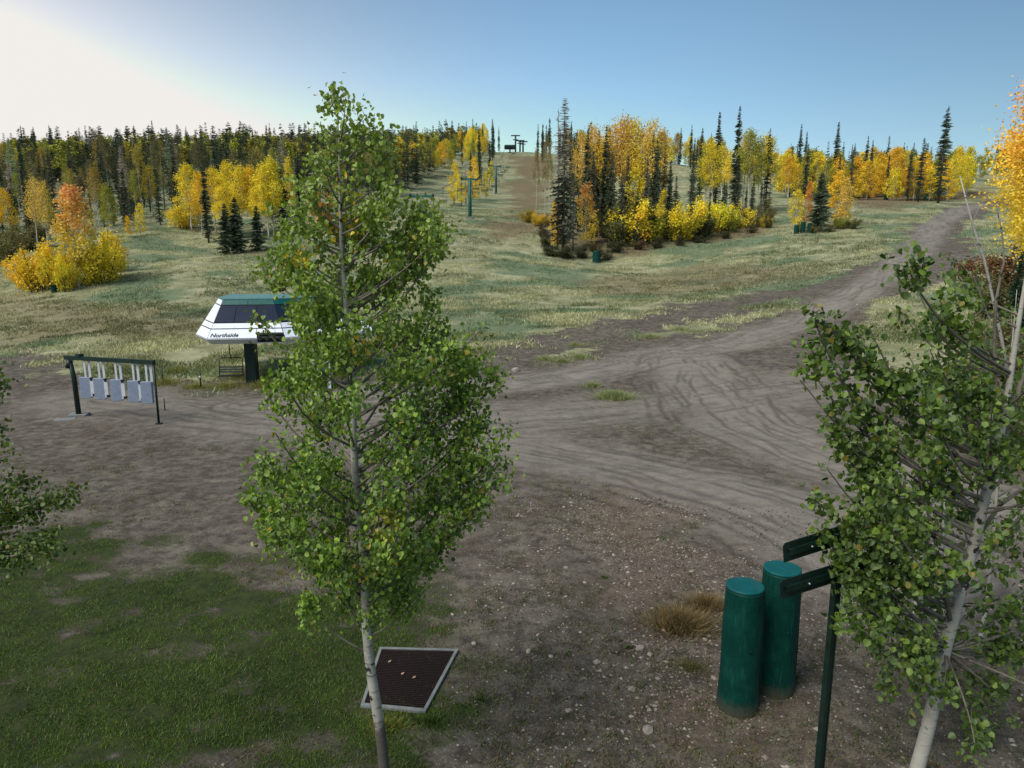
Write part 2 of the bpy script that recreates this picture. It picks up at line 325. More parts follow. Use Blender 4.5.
t = fbm(X / .9, Y / .9, 6, 3)[:, None]; col = np.array(srgb(46,74,20)) * (1 - t) + np.array(srgb(108,136,46)) * t
col = np.where(rng.uniform(0, 1, (len(X), 1)) < .1, np.array(srgb(112,104,70)), col)
blades('lawn_grass', X, Y, rng.uniform(.035, .09, len(X)), np.full(len(X), .022), col, 2, 'short patchy green lawn grass in the shaded left foreground', 'grass')
X, Y = polar(190000, 44, 200, -40, 40); f = fields(X, Y)
keep = rng.uniform(0, 1, len(X)) < f['hill'] * sstep(.3, .6, fbm(X / 3, Y / 3, 15, 4)) * (1 - .5 * f['brown']); X, Y = X[keep], Y[keep]; f = {k: v[keep] for k, v in f.items()}
t = sstep(.3, .7, fbm(X / 8, Y / 4, 16, 4))[:, None]; col = np.array(srgb(102,112,74)) * (1 - t) + np.array(srgb(186,184,146)) * t
col = col * (1 - .8 * f['sage'][:, None]) + np.array(srgb(104,130,102)) * .8 * f['sage'][:, None]; col = col * (1 - .75 * f['brown'][:, None]) + np.array(srgb(118,100,76)) * .75 * f['brown'][:, None]; col = col * (.6 + .75 * fbm(X / 2.5, Y / 1.8, 19, 3))[:, None]
blades('hillside_grass', X, Y, rng.uniform(.1, .34, len(X)), np.full(len(X), .11), col * rng.uniform(.6, 1.35, (len(X), 1)), 5, 'pale dry grass and sage covering the ski hillside', 'grass', .5)
X, Y = polar(15000, 7, 34, -40, 40); f = fields(X, Y); keep = (f['lawn'] < .6) & (fbm(X / 2.2, Y / 2.2, 41, 3) > .5) & (f['lane'] < .45); X, Y = X[keep], Y[keep]
t = rng.uniform(0, 1, (len(X), 1)); col = np.where(t < .4, np.array(srgb(62,78,34)), np.where(t < .75, np.array(srgb(120,104,72)), np.array(srgb(92,100,56))))
blades('ground_weeds', X, Y, rng.uniform(.03, .11, len(X)), np.full(len(X), .03), col, 9, 'thin scattered weeds on the bare gravelly dirt', 'weeds', .6)
def stones(name, X, Y, s, col, label, cat):
    m = len(X); z = ground(X, Y); base = np.array([(1,0,0),(0,1,0),(-1,0,0),(0,-1,0),(0,0,.7),(0,0,-.6)], float)
    a = rng.uniform(0, 6.28, m); V = base[None] * rng.uniform(.55, 1.25, (m, 6, 1)) * np.stack([s, s * rng.uniform(.6, 1, m), s * .8], -1)[:, None]
    ca, sa = np.cos(a)[:, None], np.sin(a)[:, None]; V = np.stack([V[..., 0] * ca - V[..., 1] * sa + X[:, None], V[..., 0] * sa + V[..., 1] * ca + Y[:, None], V[..., 2] + z[:, None] + s[:, None] * .15], -1)
    T = np.array([(0,1,4),(1,2,4),(2,3,4),(3,0,4),(1,0,5),(2,1,5),(3,2,5),(0,3,5)]); Fc = (np.arange(m)[:, None, None] * 6 + T[None]).reshape(-1, 3)
    o = np_mesh(name, V.reshape(-1, 3), Fc, M_grass, col=np.repeat(col, 6, 0)); tag(o, label, cat, None, 'stuff')
rub = PP([(640,490),(660,560),(650,620),(690,700),(700,768),(720,900)])
X, Y = polar(130000, 7, 24, -34, 44); f = fields(X, Y); keep = rng.uniform(0, 1, len(X)) < (.4 + 1.2 * np.exp(-(dpoly(X, Y, rub) / 1.5) ** 2)) * (1 - f['lawn']) * (.12 + sstep(.42, .62, fbm(X / 2, Y / 2, 61, 4))) * (1 - .6 * f['lane']) * sstep(-5, 3, X + (fbm(X, Y, 3) - .5) * 4); X, Y = X[keep], Y[keep]
s = np.minimum(.009 + rng.exponential(.011, len(X)), .085); t = rng.uniform(0, 1, (len(X), 1)); col = np.array(srgb(84,74,66)) * (1 - t ** 2) + np.array(srgb(186,176,164)) * t ** 2
stones('gravel', X, Y, s, col, 'loose pale gravel scattered over the dirt in the right foreground', 'gravel')
# individual rocks
def rock(px, py, sz, label, group=None):
    p = P(px, py); import bmesh; bm = bmesh.new(); bmesh.ops.create_icosphere(bm, subdivisions=2, radius=1)
    sd_ = random.random() * 50
    for v in bm.verts:
        v.co *= .75 + .5 * float(vn(v.co.x * 1.5 + sd_, v.co.y * 1.5 + v.co.z * 2)); v.co.x *= sz * 1.1; v.co.y *= sz * .8; v.co.z *= sz * .6
    me = bpy.data.meshes.new('rock'); bm.to_mesh(me); bm.free(); me.materials.append(M_rock); o = link('rock', me); o.location = (p[0], p[1], p[2] + sz * .2); o.rotation_euler.z = random.random() * 6
    tag(o, label, 'rock', group)
for i, (a, b, s_) in enumerate([(648,731,.11),(597,663,.08),(518,516,.05),(566,568,.06),(566,597,.05),(640,649,.1),(683,532,.05),(529,652,.07),(474,644,.06),(551,657,.06),(692,572,.07),(503,608,.05),(632,690,.08),(650,655,.07),(569,711,.06),(705,640,.06)]):
    rock(a, b, s_ , 'small pale rock lying loose on the gravelly dirt between lawn and teal barrels', 'small pale rocks on the foreground dirt')
rock(516, 371, .3, 'pale boulder at the grassy edge of the dirt road by the green tree')
# ------------------------------------------------------------------ tree generators (meshes shared)
def leafquads(cent, size, r, droop=0.0):
    m = len(cent); n1 = r.normal(0, 1, (m, 3)); n1[:, 2] = n1[:, 2] * .8 + droop; n1 /= np.linalg.norm(n1, axis=1)[:, None]
    u = np.cross(n1, r.normal(0, 1, (m, 3))); u /= np.linalg.norm(u, axis=1)[:, None] + 1e-9; w = np.cross(n1, u)
    s = size * r.uniform(.6, 1.25, (m, 1)); V = np.empty((m, 4, 3)); V[:, 0] = cent + u * s; V[:, 1] = cent + w * s * .62; V[:, 2] = cent - u * s * .8; V[:, 3] = cent - w * s * .62
    return V.reshape(-1, 3), np.arange(m * 4).reshape(-1, 4)
def me_only(o): me = o.data; bpy.data.objects.remove(o); return me
def aspen_me(seed, h=12, base=.38, rad_=.15, nclump=46, per=85, ls=.13, c0=(.9,.9,.9), c1=(1,1,1), top=None, gap=0.0):
    r = np.random.default_rng(seed); g = G(); lean = r.normal(0, .02, 2); pt = lambda t: np.array([lean[0] * h * t + .12 * math.sin(t * 5 + seed), lean[1] * h * t + .1 * math.sin(t * 4 + seed * 2), h * t])
    g.tube([tuple(pt(t)) for t in np.linspace(-.02, .97, 9)], [max(.012, h * .0105 * (1 - t) ** .8) for t in np.linspace(0, .97, 9)], 6)
    cs = []; 
    for i in range(nclump):
        t = base + (1 - base) * (i + r.uniform(0, 1)) / nclump; u = (t - base) / (1 - base); R_ = h * rad_ * (math.sin(math.pi * min(1, .13 + .87 * u) ** .8) ** .7 + .05) * r.uniform(.3, 1.05)
        a = r.uniform(0, 6.283); c = pt(t) + np.array([math.cos(a) * R_, math.sin(a) * R_, 0]); s = pt(max(.12, t - .55 * R_ / h - .05))
        g.tube([tuple(s), tuple((s + c) / 2 + np.array([0, 0, -.1])), tuple(c)], [.028, .018, .008], 3, False); cs.append((c, u))
    V = []; Fc = []; Cl = []; nv = 0
    for c, u in cs:
        k = int(per * r.uniform(.5, 1.4)); q = c + r.normal(0, 1, (k, 3)) * np.array([.36, .36, .42]) * h / 12
        v, f_ = leafquads(q, ls, r); t_ = r.uniform(0, 1, (k, 1)); cc = np.array(c0) * (1 - t_) + np.array(c1) * t_
        cc = cc * (r.uniform(.74, 1.15) * r.uniform(.8, 1.15, (k, 1)))
        if top is not None: w = np.clip((u - .35) * 1.8 + r.normal(0, .2), 0, 1); cc = cc * (1 - w) + np.array(top) * w * r.uniform(.75, 1.1, (k, 1))
        V.append(v); Fc.append(f_ + nv); nv += len(v); Cl.append(np.repeat(cc, 4, 0))
    cr = me_only(np_mesh('crown', np.concatenate(V), np.concatenate(Fc), M_fol, col=np.clip(np.concatenate(Cl), 0, 1)))
    tr = me_only(g.build('trunk', M_farbark)); return tr, cr, h
def bush_me(seed, h=4, w=2.0, nclump=62, per=66, ls=.10):
    r = np.random.default_rng(seed); g = G(); V = []; Fc = []; Cl = []; nv = 0; st = []
    for i in range(9):
        a = r.uniform(0, 6.283); q_ = r.uniform(.1, 1) ; hh = h * (1.08 - .45 * q_) * r.uniform(.6, 1.1); tip = np.array([math.cos(a) * w * q_, math.sin(a) * w * q_, hh]); b = tip * np.array([.35, .35, 0]); st.append((b, tip, r.uniform(.7, 1.12)))
        g.tube([(b[0], b[1], -.15), tuple(b + (tip - b) * .5), tuple(tip)], [.045, .03, .01], 4, False)
    for i in range(nclump):
        b, tip, br_ = st[i % 9]; u = r.uniform(.14, 1.0); c = b + (tip - b) * u; a = r.uniform(0, 6.283); rr = .62 * math.sin(math.pi * (.12 + .8 * u)) * r.uniform(.3, 1.1); c = c + np.array([math.cos(a) * rr, math.sin(a) * rr, 0])
        k = int(per * r.uniform(.4, 1.4)); q = c + r.normal(0, .2, (k, 3)) * np.array([1, 1, 1.35]); q[:, 2] = np.maximum(q[:, 2], .05)
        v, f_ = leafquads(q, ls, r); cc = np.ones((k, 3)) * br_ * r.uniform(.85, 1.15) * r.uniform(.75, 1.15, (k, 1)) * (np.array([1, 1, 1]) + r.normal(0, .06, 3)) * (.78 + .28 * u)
        V.append(v); Fc.append(f_ + nv); nv += len(v); Cl.append(np.repeat(cc, 4, 0))
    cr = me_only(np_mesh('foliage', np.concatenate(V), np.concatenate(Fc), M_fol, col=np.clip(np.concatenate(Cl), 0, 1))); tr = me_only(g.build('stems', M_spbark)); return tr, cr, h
def spruce_geo(seed, h=16, r0=.12, nb=200, base=.06, p=.85, green=(.5, .95), dead_top=0, spray=6, size=.55):
    r = np.random.default_rng(seed); V = []; Cl = []
    t = base + (1 - base) * np.sort(r.uniform(0, 1, nb)) ** .8; a = np.cumsum(np.full(nb, 2.4)) + r.normal(0, .5, nb)
    prof = (1 - t) ** p * (.72 + .28 * np.sin(t * 23 + seed)); L = h * r0 * prof * r.uniform(.4, 1.25, nb) + .12
    for i in range(nb):
        d = np.array([math.cos(a[i]), math.sin(a[i]), 0]); sdv = np.array([-d[1], d[0], 0]); o = np.array([0, 0, h * t[i]]); dr = -.35 + .5 * t[i]
        for k in range(spray):
            s = (k + .35) / spray * L[i]; side = (-1) ** k; c = o + d * s + np.array([0, 0, dr * s - .05 * s * s]); ln = size * r.uniform(.6, 1.25) * (1.1 - .5 * k / spray) * min(1, .3 + L[i]) * (1 if t[i] < .6 else 1 - .3 * (t[i] - .6) / .4)
            tip = c + (d * .75 + sdv * side * r.uniform(.35, .9)) * ln + np.array([0, 0, r.uniform(-.35, .12)]) * ln
            wv = np.array([0, 0, 1.0]) * ln * (.22 if t[i] < 1 - dead_top else .08) + sdv * ln * r.uniform(-.1, .1)
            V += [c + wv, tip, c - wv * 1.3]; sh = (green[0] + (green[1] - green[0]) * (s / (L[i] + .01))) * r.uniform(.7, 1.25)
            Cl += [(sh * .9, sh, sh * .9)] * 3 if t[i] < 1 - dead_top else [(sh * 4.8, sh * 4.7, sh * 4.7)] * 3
    tp = np.array([0, 0, h]); V += [tp + (.07, 0, -.6), tp + (0, 0, .35), tp + (-.07, 0, -.6)]; Cl += [(.7, .8, .7)] * 3
    return np.array(V), np.array(Cl)
def spruce_me(seed, h=16, **kw):
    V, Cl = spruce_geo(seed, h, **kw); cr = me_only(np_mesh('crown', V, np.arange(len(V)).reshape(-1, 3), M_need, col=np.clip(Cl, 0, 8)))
    tr = me_only(G().tube([(0, 0, -.4), (0.03, 0, h * .5), (0, 0, h * .98)], [h * .0115, h * .007, .015], 6).build('trunk', M_spbark)); return tr, cr, h
def snag_me(seed, h=15, nb=60):
    r = np.random.default_rng(seed); g = G(); g2 = G(); g.tube([(0, 0, -.4), (.1, 0, h * .5), (0, .1, h)], [h * .011, h * .007, .02], 6)
    for i in range(nb):
        t = r.uniform(.25, .98); a = r.uniform(0, 6.28); L = h * .09 * (1.15 - t) * r.uniform(.4, 1.2); d = Vector((math.cos(a), math.sin(a), 0)); b = Vector((0, 0, h * t))
        g2.tube([b, b + d * L * .6 + Vector((0, 0, -.1 * L)), b + d * L + Vector((0, 0, .25 * L * r.uniform(-1, 1)))], [.04, .028, .01], 3, False)
        for k in range(2): e = b + d * L * r.uniform(.4, .8); g2.tube([e, e + Vector(r.normal(0, .35, 3)) * min(1, L)], [.02, .008], 3, False)
    return me_only(g.build('trunk', M_snag)), me_only(g2.build('branches', M_snag)), h
YEL = srgb(246,224,62); GOLD = srgb(248,208,54); ORG = srgb(232,156,64); YG = srgb(168,166,62); DYG = srgb(118,114,70); PALEY = srgb(240,206,100)
ASP = [aspen_me(s) for s in range(1, 6)]; ASPT = [aspen_me(s, 14, .52, .11, 40, 55) for s in range(11, 15)]; ASPS = [aspen_me(s, 9, .14, .17, 44, 50, .15) for s in range(21, 25)]
ASPO = aspen_me(31, 11, .3, .15, 50, 60, .17, (.78,.60,.09), (.85,.66,.1), top=(.86,.42,.16)); ASPF = [aspen_me(s, 12, .4, .15, 26, 26, .3) for s in range(41, 44)]
BUSH = [bush_me(s) for s in range(51, 56)]; SPR = [spruce_me(s, 16, r0=.115 + .015 * (s % 3)) for s in range(61, 66)]; SPIRE = [spruce_me(s, 18, r0=.105, nb=270, size=.62, p=.85) for s in range(71, 74)]
SPW = [spruce_me(s, 9, r0=.24, nb=220, base=.02, p=.95, size=.6) for s in range(75, 77)]; SPG = [spruce_me(s, 20, r0=.15, nb=300, p=.65, dead_top=.5, size=.7) for s in range(78, 80)]; SNAG = [snag_me(s) for s in range(81, 84)]
SPR_P = [(.080, .098, .062), (.066, .084, .056), (.094, .100, .070), (.112, .098, .082), (.058, .076, .054)]  # spruce tones lightened and warmed, distance haze put into the colour
DARK = (.056, .075, .048)
NM = {'aspen': ('aspen_tree', 'trunk', 'crown'), 'bush': ('aspen_bush', 'stems', 'foliage'), 'spruce': ('spruce_tree', 'trunk', 'crown'), 'snag': ('dead_tree', 'trunk', 'branches'), 'brush': ('low_shrub', 'stems', 'foliage')}
def put(kind, mesh, loc, height, color, label, cat, group=None, wide=1.0):
    tr, cr, h0 = mesh; k = height / h0; nm = NM[kind]
    t = thing(nm[0], (loc[0], loc[1], loc[2] - .05), label, cat, group, random.uniform(0, 6.28)); t.scale = (k * wide, k * wide, k)
    a = link(nm[1], tr, t); b = link(nm[2], cr, t); b.color = (*color, 1); 
    if kind == 'brush': b.color = (*color, 1)
    return t
def jit(c, s=.12): f = random.uniform(1 - s, 1 + s); return (c[0] * f, c[1] * f * random.uniform(1 - s * .5, 1 + s * .5), c[2] * f)
def pt_(kind, mesh, px, pyb, pyt, color, label, cat, group=None, wide=1.0):
    p = P(px, pyb); top = at(px, pyt, p[1]); return put(kind, mesh, p, top[2] - p[2], color, label, cat, group, wide)
rc = random.choice
# left clump
LB = 'golden bushes at the foot of the left aspen clump'
for (a, b, c, w) in [(42,291,240,1.15),(56,290,236,1.0),(26,288,252,1.0),(104,281,226,1.15),(116,272,234,.9),(94,284,232,.8),(34,290,248,.9),(68,291,250,.8)]:
    pt_('bush', rc(BUSH), a, b, c, jit(rc([YEL, YEL, GOLD]), .06), 'rounded golden yellow aspen bush in the left hillside clump under the orange aspen', 'bush', LB, w)
pt_('aspen', ASPO, 79, 288, 188, (1, 1, 1), 'orange topped aspen rising out of the golden bushes on the left hillside', 'tree', None, 1.25)
pt_('aspen', ASPT[0], 40, 262, 178, PALEY, 'pale aspen with golden tuft, left of the bare pair behind the golden bushes', 'tree', None, .8)
pt_('aspen', ASPT[1], 50, 262, 184, PALEY, 'pale aspen with golden tuft, right of the bare pair behind the golden bushes', 'tree', None, .8)
pt_('aspen', ASP[1], 112, 242, 186, YG, 'olive green aspen with white trunk just right of the orange topped aspen', 'tree')
pt_('aspen', ASPS[0], 141, 236, 204, YEL, 'small golden aspen sapling at the forest edge between olive aspen and round bush', 'tree')
pt_('aspen', ASPS[1], 130, 237, 216, GOLD, 'smallest golden sapling beside the gap in the left forest edge', 'tree')
pt_('bush', BUSH[0], 185, 229, 203, YEL, 'wide rounded yellow bush at the end of the grass gap in the left forest', 'bush', None, 2.0)
for (a, b, c) in [(4,262,224),(22,250,212),(8,248,230)]: pt_('bush', rc(BUSH), a, b, c, jit(DYG), 'dull olive bush at the far left edge of the forest', 'bush', 'olive bushes at the far left forest edge', 1.4)
pt_('aspen', ASP[2], 12, 245, 190, GOLD, 'faded gold aspen at the far left of the forest edge', 'tree')
GA = 'golden aspens along the front of the left forest'
for (a, b, c, w) in [(191,232,166,1.1),(203,236,175,1.1),(217,234,170,1),(231,236,163,1.05),(243,238,168,1),(255,236,168,1.1),(268,240,166,1.1),(262,240,178,1),(274,238,160,.9),(291,230,160,.6),(224,238,188,1),(198,230,190,1)]:
    pt_('aspen', rc(ASP), a, b, c, jit(rc([YEL, YEL, GOLD]), .08), 'golden yellow aspen in the bright row fronting the dark left forest', 'tree', GA, w * 1.15)
for (a, b, c, m, l) in [(209,243,160,SPIRE[0],'dark slim spruce standing amid the golden row fronting the left forest'),(228,254,204,SPW[0],'short dark green spruce, leftmost of the low trio before the golden row'),
   (238,253,197,SPW[1],'dark green spruce, tallest of the low trio before the golden row'),(259,251,206,SPW[0],'squat dark spruce right of the low trio, below the golden row'),(284,236,140,SPG[0],'tall brownish half dead spruce between golden row and big green aspen'),(302,232,150,SPIRE[1],'dark slim spruce just right of the tall brownish half dead spruce')]:
    pt_('spruce', m, a, b, c, (.05, .06, .045) if 'brown' in l else DARK, l, 'tree', None, (1.5 if m in SPW else 1.1))
# left forest, random
def inside_px(px, py, pl): return bool(inside(np.array([px], float), np.array([py], float), pl)[0])
def proj(p):
    d = np.array(p) - np.array([0, 0, H]); dep = d[1] * cp - d[2] * sp; up = d[1] * sp + d[2] * cp; return 512 + F * d[0] / dep, 384 - F * up / dep
def forest(nn, pxr, Yr, test, kinds, gname, mind=2.6):
    placed = []; tries = 0
    while len(placed) < nn and tries < nn * 60:
        tries += 1; Yv = math.sqrt(random.uniform(Yr[0] ** 2, Yr[1] ** 2)); px = random.uniform(*pxr); x = (px - 512) / F * Yv / 1.0; z = gz(x, Yv); q = proj((x, Yv, z))
        if not test(q[0], q[1], Yv): continue
        if any((x - a) ** 2 + (Yv - b) ** 2 < mind ** 2 for a, b in placed): continue
        placed.append((x, Yv)); k = random.random()
        for kind, mesh, hr, cols, w, pr, label, cat, grp in kinds:
            k -= pr
            if k <= 0: break
        put(kind, rc(mesh), (x, Yv, z), random.uniform(*hr), jit(rc(cols), .18), label, cat, grp, random.uniform(*w))
    return placed
sl = ('spruce', SPR * 2 + SPIRE + SPG, (8, 18), SPR_P, (.8, 1.25), .55, 'dark narrow spruce in the dense forest covering the left ridge', 'tree', 'dark spruces of the left ridge forest')
asl = ('aspen', ASP + ASPT * 3, (8, 15), [DYG, YG, YG, srgb(104,98,68), srgb(150,128,70), srgb(182,158,56)], (.8, 1.1), .30, 'dull olive aspen in the dense forest covering the left ridge', 'tree', 'dull aspens of the left ridge forest')
snl = ('snag', SNAG, (10, 16), [(1, 1, 1)], (.8, 1.1), 1, 'bare grey dead tree in the dense forest covering the left ridge', 'tree', 'dead trees of the left ridge forest')
fe = [(-80, 262), (10, 244), (60, 244), (120, 236), (155, 226), (200, 222), (300, 224), (390, 206), (425, 186), (440, 172), (460, 166)]
def leftok(px, py, Yv):
    e = np.interp(px, [a for a, b in fe], [b for a, b in fe]); return py < e and px < 445
forest(140, (-70, 445), (122, 185), leftok, [sl, asl, snl], '', 2.4)
forest(150, (-70, 455), (180, 270), leftok, [sl, asl, snl], '', 2.6)
# far forest as one mass
def mass(name, spots, label):
    V = []; Cl = []; VA = []; CA = []
    for i, (x, y, kind, h, w, c) in enumerate(spots):
        z = gz(x, y); a = random.uniform(0, 6.28); ca, sa = math.cos(a), math.sin(a)
        if kind == 's':
            v, cl = LOWS[i % len(LOWS)]; k = h / 16; q = np.stack([(v[:, 0] * ca - v[:, 1] * sa) * k * w + x, (v[:, 0] * sa + v[:, 1] * ca) * k * w + y, v[:, 2] * k + z], -1); V.append(q); Cl.append(cl * np.array(c))
        else:
            me = ASPF[i % len(ASPF)][1]; m_ = len(me.vertices); v = np.empty(m_ * 3, np.float32); me.vertices.foreach_get('co', v); v = v.reshape(-1, 3); k = h / 12
            q = np.stack([(v[:, 0] * ca - v[:, 1] * sa) * k * w + x, (v[:, 0] * sa + v[:, 1] * ca) * k * w + y, v[:, 2] * k + z], -1); q = q.reshape(-1, 4, 3); c_ = np.repeat(np.array(c)[None] * np.random.default_rng(i).uniform(.65, 1.2, (len(q), 1)), 6, 0)
            V.append(q[:, [0, 1, 2, 0, 2, 3]].reshape(-1, 3)); Cl.append(c_)
    V = np.concatenate(V); Cl = np.clip(np.concatenate(Cl), 0, 1); o = np_mesh(name, V, np.arange(len(V)).reshape(-1, 3), M_need, col=Cl); tag(o, label, 'forest', None, 'stuff')
LOWS = [spruce_geo(s, 16, r0=.10, nb=90, spray=4, size=.95, p=.75) for s in range(90, 95)]
spots = []
while len(spots) < 1700:
    Yv = math.sqrt(random.uniform(205 ** 2, 440 ** 2)); px = random.uniform(-120, 500); x = (px - 512) / F * Yv; q = proj((x, Yv, gz(x, Yv)))
    if q[0] > np.interp(Yv, [205, 235, 300, 380, 440], [395, 425, 445, 478, 490]) : continue
    y_ = random.random() < .33; spots.append((x, Yv, 'a' if y_ else 's', random.uniform(10, 13) if y_ else random.uniform(7, 17), random.uniform(1.1, 1.9), jit(rc([DYG, YG, YG, srgb(150,138,50)]) if y_ else rc(SPR_P), .2)))
mass('far_left_forest', spots, 'far mass of dark spruces and dull aspens along the left skyline')
spots = []
while len(spots) < 560:
    Yv = math.sqrt(random.uniform(250 ** 2, 440 ** 2)); px = random.uniform(560, 1180); x = (px - 512) / F * Yv; q = proj((x, Yv, gz(x, Yv)))
    lim = np.interp(q[0], [560, 640, 660, 700, 770, 900, 1180], [330, 330, 335, 330, 265, 262, 250])
    if Yv < lim: continue
    g_ = q[0] > 930; y_ = random.random() < (.85 if g_ else .55); spots.append((x, Yv, 'a' if y_ else 's', random.uniform(9, 12) if y_ else random.uniform(10, 15), random.uniform(.9, 1.3), jit(rc([YG, srgb(150,140,40), YG, srgb(110,120,40)]) if g_ else rc([YEL, YG, srgb(176,140,30), DYG]), .2) if y_ else jit(rc(SPR_P), .2)))
mass('far_right_forest', spots, 'far mass of yellowing aspens and spruces along the right skyline')
# skyline at both sides of the ski run
KS = lambda lab, grp, pr=1: ('spruce', SPR + SPIRE, (11, 17), SPR_P, (.8, 1.1), pr, lab, 'tree', grp)
forest(26, (462, 500), (255, 400), lambda px, py, Yv: px < np.interp(Yv, [250, 400], [484, 503]), [KS('dark spruce in the stand left of the upper ski run', 'spruces left of the upper run', .5),
   ('aspen', ASP, (9, 14), [YEL, YG, GOLD], (.9, 1.2), 1, 'yellow aspen in the stand left of the upper ski run', 'tree', 'yellow aspens left of the upper run')], '', 2.2)
forest(24, (533, 590), (300, 420), lambda px, py, Yv: True, [KS('dark spruce on the skyline right of the upper ski run', 'spruces right of the upper run', .85),
   ('aspen', ASP, (9, 14), [YG, DYG], (.9, 1.2), 1, 'dull aspen on the skyline right of the upper ski run', 'tree', 'dull aspens right of the upper run')], '', 2.0)
RC = 'aspens of the small clump standing on the ski run'
for (a, b, c, w, co_) in [(455,205,163,1.1,YEL),(458,206,175,1,YEL),(474,200,158,1,GOLD),(478,202,172,1,YEL),(486,200,172,1,YEL),(470,203,178,1.1,YG),(464,204,185,1.1,GOLD),(491,186,162,1,YEL)]:
    pt_('aspen', rc(ASPS), a, b, c, jit(co_), 'yellow aspen in the small clump on the ski run behind the green lift tower', 'tree', RC, w * .85)
for (a, b, c) in [(466,204,160),(462,206,170)]: pt_('snag', rc(SNAG), a, b, c, (1, 1, 1), 'bare grey dead tree in the small clump on the ski run', 'tree', 'dead trees of the ski run clump')
for (a, b, c) in [(480,188,142),(490,180,140),(471,186,150)]: pt_('spruce', rc(SPIRE), a, b, c, jit(DARK), 'slim dark spruce rising behind the small clump on the ski run', 'tree', 'spruces behind the ski run clump')
forest(16, (400, 460), (215, 300), lambda px, py, Yv: py < 182 and px < 455, [('aspen', ASP, (9, 12), [YEL, GOLD, YG], (.9, 1.2), 1, 'yellow aspen at the upper edge of the green side run', 'tree', 'yellow aspens above the green side run')], '', 3)
# centre island
pt_('spruce', SPG[1], 563, 252, 98, (.062, .056, .048), 'tallest half dead spruce with bare grey top at the left tip of centre island', 'tree', None, 1.15)
pt_('snag', SNAG[0], 557, 250, 108, (1, 1, 1), 'bare grey dead tree leaning on the tallest half dead spruce of the centre island', 'tree')
pt_('snag', SNAG[1], 573, 251, 160, (1, 1, 1), 'broken grey dead trunk at the front tip of the centre island', 'tree')
for (a, b, c, l) in [(536,216,150,'leftmost bare white aspen stem left of the centre island'),(545,219,142,'white aspen stem between leftmost stem and tallest half dead spruce'),(549,222,146,'second thin white aspen stem close against the tallest half dead spruce')]:
    pt_('aspen', rc(ASPT), a, b, c, jit(srgb(150,128,70)), l, 'tree', None, .45)
pt_('aspen', ASPS[2], 554, 250, 203, GOLD, 'narrow orange gold young aspen at the front left tip of the centre island', 'tree', None, .7)
pt_('aspen', aspen_me(35, 9, .12, .17, 46, 50, .15, (.76,.56,.07), (.82,.63,.09), top=(.86,.44,.14)), 585, 247, 184, (1, 1, 1), 'cone shaped young aspen with orange top in front of the centre island', 'tree')
IB = 'golden bushes along the foot of the centre island'
for (a, b, c, w) in [(527,222,205,1.3),(537,226,208,1.3),(545,226,212,1.2),(618,243,205,1.4),(635,244,196,1.5),(628,240,188,1.1),(648,242,206,1.3),(683,240,192,1.35),(696,238,205,1.3),(715,232,190,1.35),(728,232,200,1.2),(742,228,198,1.2),(756,227,204,1.2),(765,222,200,1.1),(668,240,212,1.2),(705,236,216,1.2),(766,228,212,1)]:
    pt_('bush', rc(BUSH), a, b, c, jit(rc([YEL, GOLD, YG, DYG, srgb(176,156,48)]), .2), 'rounded golden bush in the row along the foot of the centre tree island', 'bush', IB, w * .88)
for (a, b, c) in [(632,240,168),(662,238,190),(640,238,182)]: pt_('aspen', rc(ASPS), a, b, c, jit(YEL), 'young golden aspen among bushes at the front of the centre island', 'tree', 'young golden aspens at the front of the centre island')
IS = 'dark spruces within the centre island'
for (a, b, c, w) in [(578,232,132,1),(589,230,122,.9),(597,236,130,1),(607,234,128,.9),(621,228,140,1),(626,240,155,1.2),(650,236,130,.9),(656,236,150,1),(662,232,145,1),(603,238,165,1.2),(583,232,160,1.2),(570,236,140,1),(612,230,150,1),(640,230,150,1),(592,243,150,1.1),(610,243,152,1.1),(621,246,172,1),(645,245,158,1.1),(654,243,138,.9),(668,240,160,1.1),(586,238,128,1),(604,238,126,1),(674,240,176,1.3),(690,238,168,1.2),(636,247,188,1.2)]:
    pt_('spruce', rc(SPIRE + SPR), a, b, c, jit(rc(SPR_P), .15), 'dark spruce standing among golden aspens in the left half of the centre island', 'tree', IS, w)
IA = 'tall golden aspens within the centre island'
for (a, b, c, w) in [(582,236,135,1),(592,236,128,1),(600,236,138,1),(612,236,122,1.1),(618,234,120,1.1),(626,236,125,1),(634,236,122,1.1),(640,236,130,1),(647,236,124,1.1),(655,234,132,1),(605,230,130,1),(571,232,150,.9),(630,232,128,1),(651,232,135,1.2),(594,232,145,1)]:
    pt_('aspen', rc(ASPT), a, b, c, jit(rc([YEL, GOLD, PALEY, PALEY, srgb(236,196,96)])), 'tall white trunked golden aspen in the left half of the centre island', 'tree', IA, w * .85)
for (a, b, c, l) in [(734,214,106,'tallest slim spruce in the right half of the centre island'),(715,208,112,'second tallest slim spruce, just left of the tallest in the island right half'),(699,206,128,'dark slim spruce at the left of the island right half'),(692,204,138,'short dark spruce beside the grassy gap in the island')]:
    pt_('spruce', rc(SPIRE), a, b, c, jit(DARK, .08), l, 'tree', None, 1)
for (a, b, c, w) in [(704,210,148,1.1),(712,212,142,1.1),(722,212,146,1.1),(728,214,150,1),(742,212,136,1),(748,214,132,1),(756,214,140,1),(763,212,134,1.1),(768,210,140,1)]:
    pt_('aspen', rc(ASP + ASPT), a, b, c, jit(rc([YEL, GOLD, YG])), 'golden aspen in the right half of the centre island', 'tree', 'golden aspens in the right half of the island', w)
for (a, b, c) in [(722,232,178),(736,229,160),(708,234,188),(750,227,186),(752,216,175),(760,218,180),(745,220,185),(765,212,128),(725,216,180)]: pt_('spruce', rc(SPR), a, b, c, jit(DARK), 'dark spruce in the right half of the centre island behind the bushes', 'tree', 'spruces in the right half of the island')
